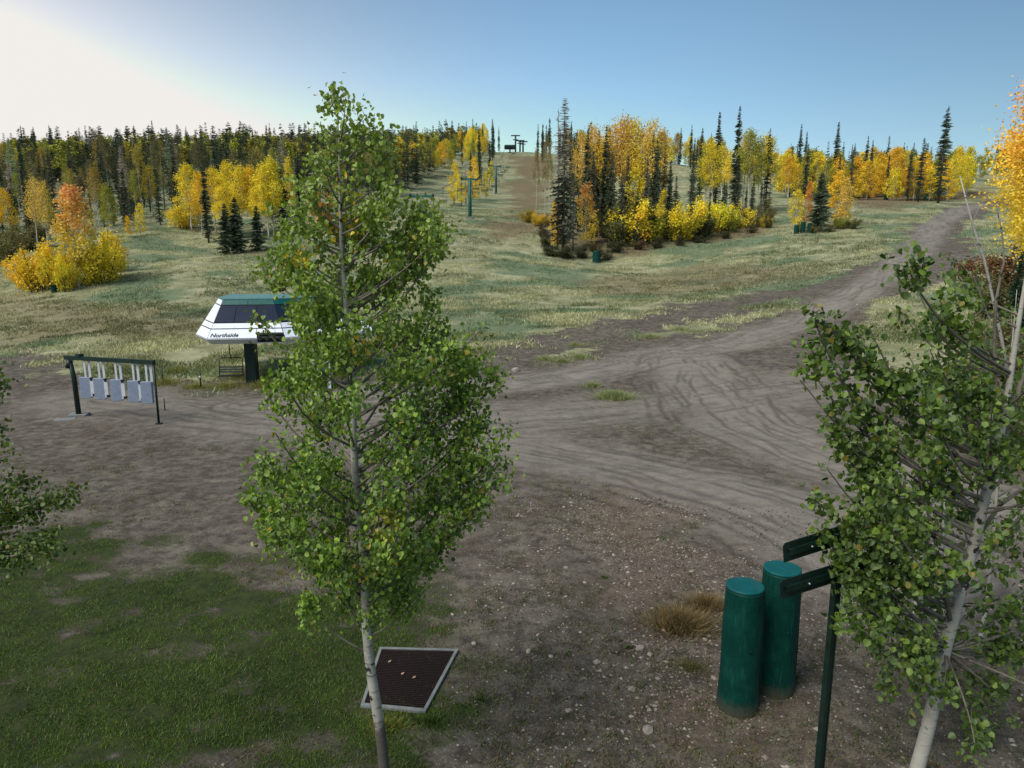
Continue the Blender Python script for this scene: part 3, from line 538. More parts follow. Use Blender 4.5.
forest(28, (652, 712), (215, 330), lambda px, py, Yv: Yv > np.interp(px, [652, 680, 712], [300, 290, 225]), [('aspen', ASP, (9, 13), [YEL, YG, srgb(176,150,30)], (1, 1.3), .8, 'distant yellow green aspen beyond the grassy gap right of the centre island', 'tree', 'aspens beyond the grassy gap'), KS('distant spruce beyond the grassy gap right of the centre island', 'spruces beyond the grassy gap')], '', 3)
BR = [srgb(84,80,50), srgb(96,76,58), srgb(72,72,44), srgb(110,92,62)]
for (a, b, c, w) in [(555,257,240,1.6),(570,259,246,1.6),(585,258,245,1.5),(604,260,248,1.6),(618,252,238,1.5),(640,249,238,1.5),(660,248,238,1.6),(678,246,236,1.5),(700,243,232,1.5),(548,246,232,1.3),(540,236,224,1.3),(725,238,228,1.4),(750,233,224,1.4),(596,252,240,1.4),(628,246,234,1.4),(768,228,219,1.3)]:
    pt_('brush', rc(BUSH), a, b, c, jit(rc(BR)), 'low dull brown shrub in the undergrowth at the foot of the centre island', 'shrub', 'low brown shrubs at the foot of the centre island', w * 1.2)
# small right clump
pt_('spruce', SPW[0], 818, 232, 173, DARK, 'broad dark spruce in the middle of the small clump by the teal barrels', 'tree', None, 1.5)
pt_('snag', SNAG[2], 821, 230, 160, (1, 1, 1), 'bare grey dead top poking above the broad spruce of the small clump', 'tree')
for (a, b, c, w, co_, l) in [(794,230,190,1.5,YEL,'small golden aspen at the left side of the small clump'),(835,226,172,1.5,GOLD,'orange gold aspen right of the broad spruce in the small clump'),(843,227,178,1.3,PALEY,'pale gold aspen at the far right of the small clump'),(806,228,182,.8,ORG,'thin orange aspen just left of the broad spruce in the small clump')]:
    pt_('aspen', rc(ASPS), a, b, c, co_, l, 'tree', None, w * .8)
for (a, b, c, w) in [(851,229,216,1.6),(840,229,212,1.4),(800,232,222,1.3),(812,233,222,1.2),(830,232,222,1.3)]: pt_('bush', rc(BUSH), a, b, c, jit(rc([YG, YEL, DYG])), 'low yellow green bush at the foot of the small clump by the teal barrels', 'bush', 'low bushes of the small clump', w)
# right rear belt
for i in range(34):
    a = 776 + i * 5.1 + random.uniform(-2, 2); b = np.interp(a, [776, 850, 950], [190, 199, 201]) + random.uniform(-3, 1)
    pt_('aspen', rc(ASPS), a, b, b - random.uniform(22, 40), jit(rc([YEL, GOLD, YEL, GOLD, YG])), 'small golden aspen in the front row of the rear right tree belt', 'tree', 'small golden aspens fronting the rear right belt', 1.55)
forest(60, (772, 955), (200, 262), lambda px, py, Yv: True, [('aspen', ASP + ASPS * 2, (9, 14), [YEL, YG, GOLD, GOLD], (1.1, 1.5), .62, 'yellow green aspen deeper in the rear right tree belt', 'tree', 'aspens deeper in the rear right belt'), KS('dark spruce deeper in the rear right tree belt', 'spruces deeper in the rear right belt')], '', 3)
for (a, b, c, w, l) in [(938,203,106,1.35,'tallest dark spruce standing alone above the rear right tree belt'),(918,202,138,1.2,'dark spruce just left of the tallest spruce in the rear right belt'),(907,201,148,1.2,'smaller dark spruce second left of the tallest spruce in the rear belt'),(833,196,122,1.1,'pointed spruce above the middle of the rear right belt'),(797,190,124,1,'slim spruce above the left end of the rear right belt'),(803,190,132,1,'shorter slim spruce right beside the slim one at the belt left end'),(863,198,136,1,'dark spruce between middle and right of the rear belt'),(868,198,140,1,'dark spruce immediately right of another mid belt spruce')]:
    pt_('spruce', rc(SPR if w > 1.1 else SPIRE), a, b, c, jit(DARK, .06), l, 'tree', None, w)
forest(26, (955, 1130), (205, 262), lambda px, py, Yv: True, [('aspen', ASP, (9, 13), [YG, YG, srgb(150,146,40)], (1, 1.25), .85, 'yellow green aspen behind the top of the dirt road', 'tree', 'green aspens behind the top of the road'), KS('dark spruce behind the top of the dirt road', 'spruces behind the top of the road')], '', 3)
# right edge near stand
def nearput(kind, mesh, px, Yv, pyt, col, label, cat, grp=None, w=1):
    x = at(px, 384, Yv)[0]; z = gz(x, Yv); return put(kind, mesh, (x, Yv, z), at(px, pyt, Yv)[2] - z, col, label, cat, grp, w)
BIG = aspen_me(61, 16, .46, .15, 170, 280, .09, (.84,.66,.06), (.92,.68,.07), top=(.95,.44,.10))
nearput('aspen', BIG, 1030, 46, 64, (1.12, 1.12, 1.12), 'tall bright orange yellow aspen at the right edge of the picture', 'tree', None, 1.05)
nearput('aspen', aspen_me(62, 14, .5, .16, 100, 140, .09, (.76,.62,.07), (.82,.70,.08)), 1020, 56, 122, (1, 1, 1), 'golden aspen with thin white stem half behind the tall orange yellow aspen', 'tree', None, .8)
nearput('aspen', aspen_me(63, 14, .4, .16, 100, 140, .09, (.76,.58,.07), (.82,.66,.08)), 1055, 52, 90, (1, 1, 1), 'golden aspen just beyond the right picture edge behind the tall orange one', 'tree', None, 1.1)
for (a, y_, c, w) in [(1006,52,250,.9),(1022,44,262,1),(1040,40,250,1)]: nearput('spruce', SPW[1], a, y_, c, (.05, .085, .05), 'young green spruce below the tall orange yellow aspen at right', 'tree', 'young spruces at the right edge', w)
for (a, y_, c) in [(985,60,268),(992,50,300),(1003,38,330),(975,42,345),(1018,34,345),(960,46,352),(1000,31,370),(940,40,378),(1020,28,400)]: nearput('brush', rc(BUSH), a, y_, c, jit(rc([srgb(98,104,66), srgb(84,96,60), srgb(120,112,72)])), 'grey green shrub in the scrub at the right road side', 'shrub', 'grey green shrubs right of the road', 1.3)
nearput('brush', BUSH[3], 988, 72, 238, srgb(124,84,52), 'rusty brown shrub on the right bank below the orange yellow aspen', 'shrub', None, 1.6)
# sage clumps by the road, dry grass clumps
def tuft(px, py, h, w, nb, cols, label, cat='grass clump', grp=None, name='grass_clump'):
    p = P(px, py); m = nb; a = rng.uniform(0, 6.283, m); r_ = np.abs(rng.normal(0, .5, m)) * w; x = np.cos(a) * r_; y = np.sin(a) * r_ * .8; z = ground(x + p[0], y + p[1]) - p[2] - .02; hh = h * rng.uniform(.4, 1.15, m) * np.clip(1 - .35 * r_ / w, .2, 1); b = rng.uniform(0, 6.28, m); ww = .006 + .018 * h
    V = np.empty((m, 3, 3)); V[:, 0] = np.c_[x - np.cos(b) * ww, y - np.sin(b) * ww, z]; V[:, 1] = np.c_[x + np.cos(b) * ww, y + np.sin(b) * ww, z]; V[:, 2] = np.c_[x * 1.3 + rng.normal(0, .5, m) * hh, y * 1.3 + rng.normal(0, .5, m) * hh, z + hh]
    c = np.array(cols)[rng.integers(0, len(cols), m)] * rng.uniform(.7, 1.25, (m, 1)); o = np_mesh(name, V.reshape(-1, 3), np.arange(m * 3).reshape(-1, 3), M_grass, col=np.clip(np.repeat(c, 3, 0), 0, 1)); o.location = [float(v) for v in p]; tag(o, label, cat, grp)
SG = [srgb(128,146,100), srgb(150,158,108), srgb(112,130,84), srgb(172,168,120)]; DG = [srgb(130,108,74), srgb(108,92,62), srgb(150,128,88)]; FG = [srgb(62,84,30), srgb(84,104,38), srgb(50,70,28)]
tuft(614, 398, .5, 1.1, 2600, SG, 'larger pale green sage clump on the dirt between the two roads'); tuft(592, 387, .4, .6, 700, SG, 'smaller pale green sage clump just behind the larger one on the dirt')
for (a, b, h, w) in [(545,360,.4,.9),(562,362,.4,.9),(580,358,.4,.8),(650,338,.45,1.2),(680,330,.4,1.2),(575,346,.4,1.0)]: tuft(a, b, h, w, 600, SG, 'pale sage clump in the weedy strip beside the main dirt road', 'grass clump', 'sage clumps in the strip beside the road')
tuft(680, 626, .42, .7, 2600, DG, 'dry tan grass clump left of the teal barrels'); tuft(706, 606, .32, .5, 1400, DG, 'dry tan grass clump closest to the left teal barrel'); tuft(690, 668, .16, .4, 900, [srgb(92,96,56), srgb(118,108,70)], 'faded green grass clump below the dry tan clumps')
tuft(628, 648, .1, .12, 200, FG, 'small green weed among pale stones in the centre foreground'); tuft(604, 578, .1, .2, 200, FG, 'small green weed tuft on the bare dirt above the stones')
tuft(385, 727, .15, .4, 1200, [srgb(96,112,40), srgb(130,128,50)], 'bright yellow green grass clump between tree trunk and floor grate'); tuft(430, 722, .13, .4, 900, FG, 'green grass clump at the lower right corner of the floor grate')
tuft(480, 700, .12, .45, 400, FG, 'low green weed patch right of the floor grate'); tuft(384, 345, 1.1, .7, 500, [srgb(130,80,50), srgb(100,66,46)], 'rusty brown dry bush behind the green tree beside the lift building'); tuft(690,245+330,.08,.2,150,FG,'tiny weed tuft on dirt above left barrel')
for (a, b, h, w) in [(165,384,.5,1.3),(195,388,.4,1.2),(225,388,.45,1.3),(265,386,.5,1.4),(300,386,.5,1.4),(180,372,.5,1.3),(240,378,.5,1.6)]: tuft(a, b, h, w, 800, [srgb(140,138,76), srgb(110,120,66), srgb(160,150,90)], 'yellow green tall grass clump under the lift building', 'grass clump', 'tall grass clumps under the lift building')
# ------------------------------------------------------------------ foreground aspens
def leaf_mesh(name, cent, size, cols, parent):
    m = len(cent); n1 = rng.normal(0, 1, (m, 3)); n1[:, 2] = n1[:, 2] * .7 + .45; n1 /= np.linalg.norm(n1, axis=1)[:, None]
    dn = np.array([0, 0, -1.0]) + rng.normal(0, .55, (m, 3)); u = dn - n1 * (dn * n1).sum(1)[:, None]; u /= np.linalg.norm(u, axis=1)[:, None]; w = np.cross(n1, u); s = size * rng.uniform(.65, 1.2, (m, 1))
    fold = n1 * s * rng.uniform(.05, .3, (m, 1))
    shp = [(-.42, 0, 0), (-.38, .38, 1), (.05, .5, 1), (.42, .26, .6), (.62, 0, 0), (.42, -.26, .6), (.05, -.5, 1), (-.38, -.38, 1)]
    V = np.empty((m, 8, 3))
    for i, (a, b, k) in enumerate(shp): V[:, i] = cent + u * s * a + w * s * b + fold * k
    base = np.arange(m)[:, None] * 8; Fc = np.concatenate([base + np.array([[0, 1, 2, 3]]), base + np.array([[0, 3, 4, 4]])]) if False else None
    Q = np.concatenate([base + np.array([[0, 1, 2, 3]]), base + np.array([[4, 5, 6, 7]]), base + np.array([[0, 3, 4, 7]])])
    return np_mesh(name, V.reshape(-1, 3), Q, M_leafg, parent, col=np.repeat(cols, 8, 0))
def path(a, b, up=.25, k=6, wob=.05):
    a = np.array(a, float); b = np.array(b, float); L = np.linalg.norm(b - a); m = a * .5 + b * .5 + np.array([(b - a)[0], (b - a)[1], 0]) * .18 + np.array([0, 0, -up * L * .3]); o = []
    w = rng.normal(0, wob * L * .5, 3)
    for t in np.linspace(0, 1, k): o.append(a * (1 - t) ** 2 + m * 2 * t * (1 - t) + b * t * t + w * math.sin(t * math.pi) * (1 if k < 5 else 1))
    return o
def fg_tree(base, trunk, rads, tips, label, nsec, nleaf, lsize, colf, bare=(), sparse=1.0, kind='aspen_tree', tw=.5, startdrop=.9, bk=None):
    root = thing(kind, base, label, 'tree'); b0 = np.array(base); tk = [np.array(p) for p in trunk]; g = G()
    # smooth trunk
    tz = np.array([p[2] for p in tk]); zz = np.linspace(tz[0], tz[-1], 26); tx = np.interp(zz, tz, [p[0] for p in tk]); ty = np.interp(zz, tz, [p[1] for p in tk]); tr = np.interp(zz, tz, rads)
    tx = tx + .02 * np.sin(zz * 2.1); ty = ty + .02 * np.cos(zz * 1.7); g.tube([(tx[i] - b0[0], ty[i] - b0[1], zz[i] - b0[2]) for i in range(26)], list(tr), 12)
    T = lambda z: np.array([np.interp(z, zz, tx), np.interp(z, zz, ty), z]); g.build('trunk', bk or M_bark, root)
    br = G(); lc = []; lt = []
    for tp in tips:
        tp = np.array(tp); hd = np.hypot(*(tp[:2] - T(tp[2])[:2])); s = T(max(min(tp[2] - hd * startdrop * random.uniform(.7, 1.25), tz[-1] - .1), b0[2] + 2.3)); pr = path(s, tp); L = np.linalg.norm(tp - s); r0 = .005 + .0075 * L
        br.tube([tuple(p - b0) for p in pr], [r0 * (1 - i / 6) + .004 for i in range(6)], 5, False)
        ns = max(2, int(nsec * L * random.uniform(.8, 1.25))); 
        for j in range(ns):
            t = random.uniform(.22, 1) ** .8; i0 = min(4, int(t * 5)); p = pr[i0] + (pr[i0 + 1] - pr[i0]) * (t * 5 - i0); d = rng.normal(0, 1, 3); d[2] = abs(d[2]) * .5 + .15; d = d / np.linalg.norm(d) + (tp - s) / L * .8
            l2 = tw * min(1, .3 + hd * .8) * random.uniform(.35, 1.1) * (1.15 - .5 * t); e = p + d / np.linalg.norm(d) * l2 + np.array([0, 0, -.1 * l2]); sp_ = path(p, e, .1, 4)
            br.tube([tuple(q - b0) for q in sp_], [.0045, .004, .003, .002], 3, False)
            nl = int(nleaf * random.uniform(.4, 1.4) * min(1, .3 + .9 * hd)); q = rng.uniform(.2, 1.05, (nl, 1)); cp_ = p + (e - p) * q + rng.normal(0, .085, (nl, 3)) + np.array([0, 0, -.02]); lc.append(cp_); lt.append(np.full(nl, random.random()))
        nl = int(6 * sparse); lc.append(tp + rng.normal(0, .07, (nl, 3))); lt.append(np.full(nl, .8))
    for a_, b_, r_ in bare: br.tube([tuple(np.array(p) - b0) for p in a_], list(np.linspace(r_, b_, len(a_))), 6)
    br.build('branches', M_twig, root); lc = np.concatenate(lc); lt = np.concatenate(lt); leaf_mesh('leaves', lc - b0, lsize, colf(lc, lt), root); return root
def greens(lc, lt, yel=None):
    m = len(lc); t = rng.uniform(0, 1, (m, 1)); c = np.array(srgb(62,100,26)) * (1 - t) + np.array(srgb(146,176,58)) * t; c = c * (.8 + .55 * lt[:, None])
    y = rng.uniform(0, 1, m) < .02; c[y] = srgb(170,150,40)
    return c
def col_left(lc, lt):
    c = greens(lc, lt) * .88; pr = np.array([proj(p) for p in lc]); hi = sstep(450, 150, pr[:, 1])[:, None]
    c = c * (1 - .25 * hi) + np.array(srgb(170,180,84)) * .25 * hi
    for (a, b, r_, pr_, cc) in [(345,235,24,.16,GOLD),(300,255,16,.2,GOLD),(322,205,16,.18,ORG),(388,525,16,.6,srgb(150,150,30)),(350,190,18,.12,GOLD),(410,250,16,.08,YEL),(360,350,14,.2,GOLD)]:
        k = (np.hypot(pr[:, 0] - a, pr[:, 1] - b) < r_) & (rng.uniform(0, 1, len(c)) < pr_); c[k] = np.array(cc) * rng.uniform(.7, 1.1, (k.sum(), 1))
    return c
# left tree, envelope in real metres at its own distance
env = [(97,331,342),(125,322,352),(150,312,372),(180,296,398),(210,285,425),(240,276,436),(265,272,440),(295,286,444),(330,290,462),(370,266,482),(410,262,497),(445,262,503),(480,252,498),(505,252,470),(540,276,442),(575,290,430),(605,325,418)]
eY = 10.0; tb = P(386, 800); tb[1] = 9.95
tr_px = [(386,800),(376,700),(366,620),(360,520),(352,400),(346,300),(340,200),(336,105)]
trunk = [at(a, b, eY) for a, b in tr_px]; trunk[0][2] = gz(trunk[0][0], eY) - .1; base = trunk[0].copy(); base[2] += .1
tips = []
for k in range(160):
    py = 128 + 474 * (k + random.random()) / 160; l = np.interp(py, [e[0] for e in env], [e[1] for e in env]); r_ = np.interp(py, [e[0] for e in env], [e[2] for e in env]); c_ = np.interp(py, [b for a, b in tr_px][::-1], [a for a, b in tr_px][::-1])
    a = random.uniform(0, 6.283); f_ = random.choice([1, 1, .85, .6, .35]) * random.uniform(.85, 1); ex = (r_ - c_) if math.cos(a) > 0 else (c_ - l); sc = 10.0 / F * .99
    tips.append(at(c_ + math.cos(a) * ex * f_, py, eY) + np.array([0, math.sin(a) * (r_ - l) / 2 * sc * f_, 0]))
for k in [(336,90),(346,97),(327,106),(365,114),(331,98),(386,130)]: tips.append(at(k[0], k[1], eY))
for k in [(252,500),(262,470),(262,385),(264,328),(262,266),(288,215),(440,225),(480,330),(495,372),(505,432),(500,480),(500,455),(470,505),(478,415),(460,360),(430,300),(425,590),(300,560),(310,600),(335,97),(345,110),(368,130),(390,150),(432,212),(438,236),(420,205),(436,250),(428,225),(440,545)]:
    tips.append(at(k[0], k[1], eY + random.uniform(-.4, .4)))
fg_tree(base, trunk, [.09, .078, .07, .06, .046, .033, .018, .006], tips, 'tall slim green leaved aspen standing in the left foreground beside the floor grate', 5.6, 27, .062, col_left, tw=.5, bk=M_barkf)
# right tree
rY = 10.2; tr2 = [(912,800),(925,735),(945,650),(965,575),(985,500),(1000,435),(1012,360),(1026,290),(1040,200)]; trunk = [at(a, b, rY) for a, b in tr2]; trunk[0][2] = gz(trunk[0][0], rY) - .1; base = trunk[0].copy(); base[2] += .1
tl = [(815,322),(806,345),(800,380),(812,372),(822,420),(828,470),(815,500),(822,530),(835,560),(850,590),(870,640),(885,690),(905,715),(850,520),(880,480),(870,430),(850,350),(870,330),(905,262),(915,285),(900,310),(950,275),(940,300),(930,400),(960,430),(925,520),(900,570),(960,640),(990,690),(1010,600),(1020,530),(1010,470),(975,735),(940,690),(845,400),(835,330),(860,460),(890,610),(840,600),(885,380),(1015,720),(1040,640),(1050,560),(1060,700),(1060,480),(1080,600),(960,560),(1000,640),(980,480),(930,600),(905,640),(920,470),(955,500),(880,540),(865,505),(840,440),(985,590),(1020,660),(1000,400),(930,350),(960,380),(905,350),(980,440),(1000,540),(950,480),(970,520),(1030,450),(1020,400)]
tips = [at(a, b, rY + random.uniform(-1.1, 1.0)) for a, b in tl]
for i in range(20): tips.append(at(random.uniform(890, 1060), random.uniform(285, 740), rY + random.uniform(-1.4, 1.2)))
for a, b in [(862,540),(850,528),(872,562),(858,575),(845,548),(866,520)]: tips.append(at(a, b, 9.5))
for i in range(14): a, b = random.choice(tl); tips.append(at(a + random.uniform(-10, 22), b + random.uniform(-18, 18), rY + random.uniform(-1.3, 1.3)))
redlimb = [at(a, b, rY) for a, b in [(1003,432),(996,395),(994,350),(996,300),(1004,262),(1002,232),(996,206)]]
grey1 = [at(a, b, rY) for a, b in [(1000,440),(1016,400),(1034,340),(1050,260)]]; grey2 = [at(a, b, rY + .3) for a, b in [(975,540),(1000,505),(1035,480),(1070,450)]]; grey3 = [at(a, b, rY - .2) for a, b in [(950,620),(935,540),(920,480),(905,455)]]
grey4 = [at(a, b, rY - .3) for a, b in [(994,360),(985,340),(990,320),(975,280),(960,262)]]
def col_r(lc, lt): c = greens(lc, lt) * np.array([.50, .52, .58]); return c
fg_tree(base, trunk, [.115, .105, .096, .086, .074, .056, .038, .026, .012], tips, 'sparse green aspen with thick white trunk leaning right at the right edge of the foreground', 3.0, 20, .088, col_r,
   bare=[(redlimb, .006, .032), (grey1, .02, .05), (grey2, .012, .04), (grey3, .008, .035), (grey4, .004, .014)], tw=.5, startdrop=.75)
# leafy saplings just behind the right tree
for (px, Yv, topy, l) in [(962,13.5,300,'slender leafy aspen sapling behind the right foreground tree, left of the red limb'),(940,15,330,'thinnest leafy sapling behind the right foreground tree, nearest the dirt road'),(1015,14,290,'leafy sapling half hidden behind the upper trunk of the right foreground tree')]:
    b_ = at(px, 384, Yv); b_[2] = gz(b_[0], Yv); tp = at(px + 4, topy, Yv); tk = [b_ + (tp - b_) * t for t in (0, .3, .6, 1)]; tk = [p + np.array([.08 * math.sin(i * 2), 0, 0]) for i, p in enumerate(tk)]; hh = tp[2] - b_[2]
    ts = []
    for i in range(20): t = random.uniform(.42, 1); a = random.uniform(0, 6.28); rr = hh * .13 * (1.25 - t) * 1.6; ts.append(b_ + (tp - b_) * t + np.array([math.cos(a) * rr, math.sin(a) * rr, 0]))
    fg_tree(b_, tk, [.045, .035, .02, .006], ts, l, 4, 14, .08, col_r, tw=.4)
# left edge tree, its trunk stands left of the view
lY = 9.0; b_ = at(-120, 384, lY); b_[2] = gz(b_[0], lY); tk = [b_ + np.array([.1 * i * .3, 0, i * 1.55]) for i in range(6)]
ts = [at(a, b, lY + random.uniform(-.3, .3)) for a, b in [(58,492),(62,500),(40,478),(70,497),(30,505),(52,540),(60,545),(35,552),(20,560),(12,575),(5,425),(8,450),(-4,370),(2,385),(-10,400),(-5,500),(15,485),(0,530),(22,520),(-30,450),(-40,520),(-60,400),(-80,350),(-150,300),(-200,420),(-180,500),(-100,280),(-60,300)]]
fg_tree(b_, tk, [.1, .09, .075, .06, .04, .01], ts, 'dark leaved small tree reaching in with its branches from the left edge', 5, 20, .055, lambda lc, lt: greens(lc, lt) * np.array([.42, .42, .44]), kind='leafy_tree', tw=.3, startdrop=.15)
# leaning dead sapling
b_ = P(1018, 446); pl = [b_] + [at(a, b, 28) for a, b in [(1004,350),(985,262),(972,222),(960,176)]]; root = thing('dead_sapling', b_, 'thin bare bleached sapling leaning left in front of the upper dirt road', 'tree')
G().tube([tuple(p - b_) for p in pl], [.07, .06, .05, .04, .015], 6).build('trunk', M_bark, root); G().tube([tuple(pl[2] - b_), tuple(pl[2] - b_ + np.array([-.5, 0, .7]))], [.02, .006], 4).tube([tuple(pl[3] - b_), tuple(pl[3] - b_ + np.array([.3, 0, .8]))], [.015, .005], 4).build('branches', M_bark, root)
# ------------------------------------------------------------------ teal barrels
def barrel(px, pyb, pyt, wpx, label, grp=None, lean=0):
    p = P(px, pyb); hh = at(px, pyt, p[1])[2] - p[2]; dep = p[1] * cp + (H - p[2]) * sp; r_ = wpx * dep / F / 2; t = thing('padded_barrel', p, label, 'barrel', grp, random.uniform(0, 6)); n_ = 40 if wpx > 20 else 12
    zs = [-.05, 0, .04, hh * .25, hh * .5, hh * .75, hh - .05, hh - .015, hh - .003]; rs = [r_ * 1.06, r_ * 1.08, r_ * 1.09, r_ * 1.05, r_ * 1.03, r_ * 1.0, r_ * .975, r_ * .97, r_ * .93]
    if wpx > 20:
        zs = []; rs = []
        for i in range(60): u = i / 59; zs.append(-.05 + (hh + .02) * u); rs.append(r_ * (1.07 - .09 * u) + .0035 * math.sin(u * 160) + .008 * math.sin(u * 9 + px))
    b = G().tube([(lean * z, 0, z) for z in zs], rs, n_).build('pad', M_pad, t); G().tube([(lean * hh, 0, hh - .03), (lean * hh, 0, hh + .012), (lean * hh, 0, hh + .02)], [r_ * .96, r_ * .97, r_ * .9], n_).build('lid', M_padtop, t)
    if wpx > 20: a = math.pi * 1.5 - t.rotation_euler.z + .1; G().box((math.cos(a) * r_ * 1.02, math.sin(a) * r_ * 1.02, hh * .55), (.05, .05, .03), a).build('buckle', M_pad, t); sm = G(); sm.tube([(math.cos(a + 1.2) * r_ * (1.085 - .09 * u_), math.sin(a + 1.2) * r_ * (1.085 - .09 * u_), hh * u_) for u_ in np.linspace(.01, .97, 12)], .012, 5); sm.build('seam', M_pad, t)
    t.location.y += r_
    return t
barrel(743, 718, 595, 38, 'teal padded barrel standing nearest, left one of the foreground pair'); barrel(780, 699, 577, 37, 'teal padded barrel standing behind, right one of the foreground pair')
barrel(597, 263, 251, 8, 'small distant teal barrel at the left tip of the centre tree island'); 
barrel(797, 234, 225, 4.5, 'leftmost and shortest of three distant teal barrels by the small clump'); barrel(803.5, 233, 222, 4.5, 'middle one of three distant teal barrels by the small clump'); barrel(810, 233, 223, 4.5, 'rightmost of three distant teal barrels by the small clump')
barrel(887, 200, 194, 4, 'distant teal barrel at the foot of the rear right belt, left of the tallest spruce'); barrel(927, 201, 194, 4, 'distant teal barrel just left below the tallest spruce')
barrel(53, 293, 285, 5, 'distant teal barrel at the left foot of the golden bush clump'); barrel(86, 285, 277, 6, 'distant teal barrel at the right foot of the golden bush clump'); barrel(4, 256, 248, 5, 'distant teal barrel at the far left forest edge')
# ------------------------------------------------------------------ trail sign post
sY = 10.1; pb = at(818, 795, sY); pb[2] = gz(pb[0], sY); t = thing('sign_post', pb, 'dark green metal post holding two slanted sign boards seen from behind', 'sign')
ptop = at(838, 532, sY); V_ = lambda p: tuple(np.array(p) - pb)
g = G(); hh = ptop[2] - pb[2]; g.box((0, 0, hh / 2), (.085, .012, hh), .5); g.box((-.035, .045, hh / 2), (.012, .09, hh), .5); g.box((.05, .06, hh / 2), (.012, .085, hh), .5); po = g.build('post', M_green, t)
def board(a, b, hgt, Ya, Yb):
    A0 = at(*a, Ya); B0 = at(*b, Yb); d = (B0 - A0); d[2] *= 1; L = np.linalg.norm(d); ex = Vector(d / L); ez = Vector((0, 0, 1)); ey = ez.cross(ex).normalized(); ez = ex.cross(ey).normalized()
    M = Matrix((ex, ey, ez)).transposed(); c = Vector(V_((A0 + B0) / 2)); k = .04
    P_ = [c + ex * x_ + ez * z_ for x_, z_ in [(-L/2, -hgt/2), (L/2, -hgt/2), (L/2, hgt/2 - k), (L/2 - k, hgt/2), (-L/2 + k, hgt/2), (-L/2, hgt/2 - k)]]
    s = G().slab(P_, .012).build('sign_board', M_green, t); s['label'] = 'thin dark green board with a channel rail bolted to its back'
    yb = -.02
    r = G().box(tuple(c - ey * .03 - ez * hgt * .12), (L * .9, .05, .02), M=M).box(tuple(c - ey * .052 - ez * hgt * .0), (L * .9, .008, hgt * .3), M=M).box(tuple(c - ey * .03 + ez * hgt * .14), (L * .9, .05, .012), M=M)
    r.build('channel_rail', M_green, s)
    q = c - ex * L * .2 - ey * .06; G().tube([tuple(q), tuple(q - ey * .015)], .012, 8).build('bolt', M_pale, s)
board((783,553), (868,526), .3, 9.75, 10.2); board((780,590), (866,563), .3, 9.75, 10.2)
# ------------------------------------------------------------------ floor grate
cr = [(380,647),(458,649),(425,711),(361,705)]; q = [P(*c) for c in cr]; z0 = max(p[2] for p in q) + .05; ctr = sum(q) / 4; ctr[2] = z0
q = [np.array([ctr[0] * 0 + at(c[0], c[1], 1)[0] * ((z0 - H) / ray(*c)[2]) * ray(*c)[1], ray(*c)[1] * (z0 - H) / ray(*c)[2], z0]) for c in cr]
t = thing('floor_grate', ctr, 'square rusty mesh floor grate in a pale metal frame on the lawn edge', 'grate'); q = [Vector(p - ctr) for p in q]; g = G()
inn = [p * .93 for p in q]
for i in range(4):
    a, b, c_, d_ = q[i], q[(i + 1) % 4], inn[(i + 1) % 4], inn[i]; g.slab([a, b, c_, d_], .02 if i else .021)
for i in range(4): a, b = q[i], q[(i + 1) % 4]; g.slab([a, b, b - Vector((0, 0, .16)), a - Vector((0, 0, .16))], .01)
g.build('frame', M_conc, t); G().poly([p * .95 - Vector((0, 0, .03)) for p in q]).build('shade_sheet', M_pitshade, t); g = G()  # flat near-black sheet close under the bars, shade of a hollow painted in
for k in range(1, 40):
    u = k / 40; g.tube([inn[0].lerp(inn[1], u) , inn[3].lerp(inn[2], u)], .0045, 4, False)
    if k < 34: u = k / 34; g.tube([inn[0].lerp(inn[3], u) + Vector((0, 0, .004)), inn[1].lerp(inn[2], u) + Vector((0, 0, .004))], .0075, 4, False)
g.build('mesh_bars', M_rust, t)
for i, (a, b, lb) in enumerate([(.18, .3, 'upper left'), (.6, .55, 'middle'), (.42, .5, 'centre')]):
    w = q[0].lerp(q[1], a).lerp(q[3].lerp(q[2], a), b) + Vector(ctr) + Vector((0, 0, .02)); l = G().slab([tuple(w), tuple(w + Vector((.05, .01, .01))), tuple(w + Vector((.06, .06, .02))), tuple(w + Vector((.0, .05, 0)))], .003).build('fallen_leaf', solid('leaf_tan', srgb(170,140,110)))
    tag(l, 'curled tan fallen leaf lying on the rusty floor grate', 'leaf', 'fallen leaves on the floor grate')
# ------------------------------------------------------------------ gate frame
A0 = P(79, 416); B0 = P(159, 424); t = thing('lift_gate_frame', A0, 'dark green overhead steel frame with five hanging grey gate paddles', 'lift gate'); v = lambda p: Vector(tuple(np.array(p) - A0))
At = at(70, 361, A0[1]); Bt = at(153.5, 364, B0[1]); At2 = at(66, 359, A0[1] + .05)
G().tube([v(A0) - Vector((0, 0, .1)), v(at(74, 378, A0[1])), v(At)], [.13, .12, .11], 10).tube([v(At) - Vector((.1, 0, .35)), v(At) + Vector((.0, 0, .05))], [.17, .13], 10).build('post', M_green, t)
G().tube([v(B0) - Vector((0, 0, .1)), v(Bt)], .055, 8).build('post', M_green, t)
bd = (v(Bt) - v(At2)); L = bd.length; ang = math.atan2(bd.y, bd.x); M = bd.to_track_quat('X', 'Z').to_matrix(); mid = (v(At2) + v(Bt)) / 2
G().box(tuple(mid + Vector((0, 0, .08))), (L + .1, .16, .2), M=M).box(tuple(v(At2) + bd * .17 + Vector((0, 0, .24))), (.3, .25, .12), M=M).build('beam', M_green, t)
G().box((0, 0, .04), (.85, .7, .16), .2).box((-.25, -.8, -.02), (.9, .6, .12), .35).build('footing', M_conc, t)
G().box(tuple(v(B0) + Vector((0, 0, .03))), (.25, .25, .06)).build('footing', M_green, t)
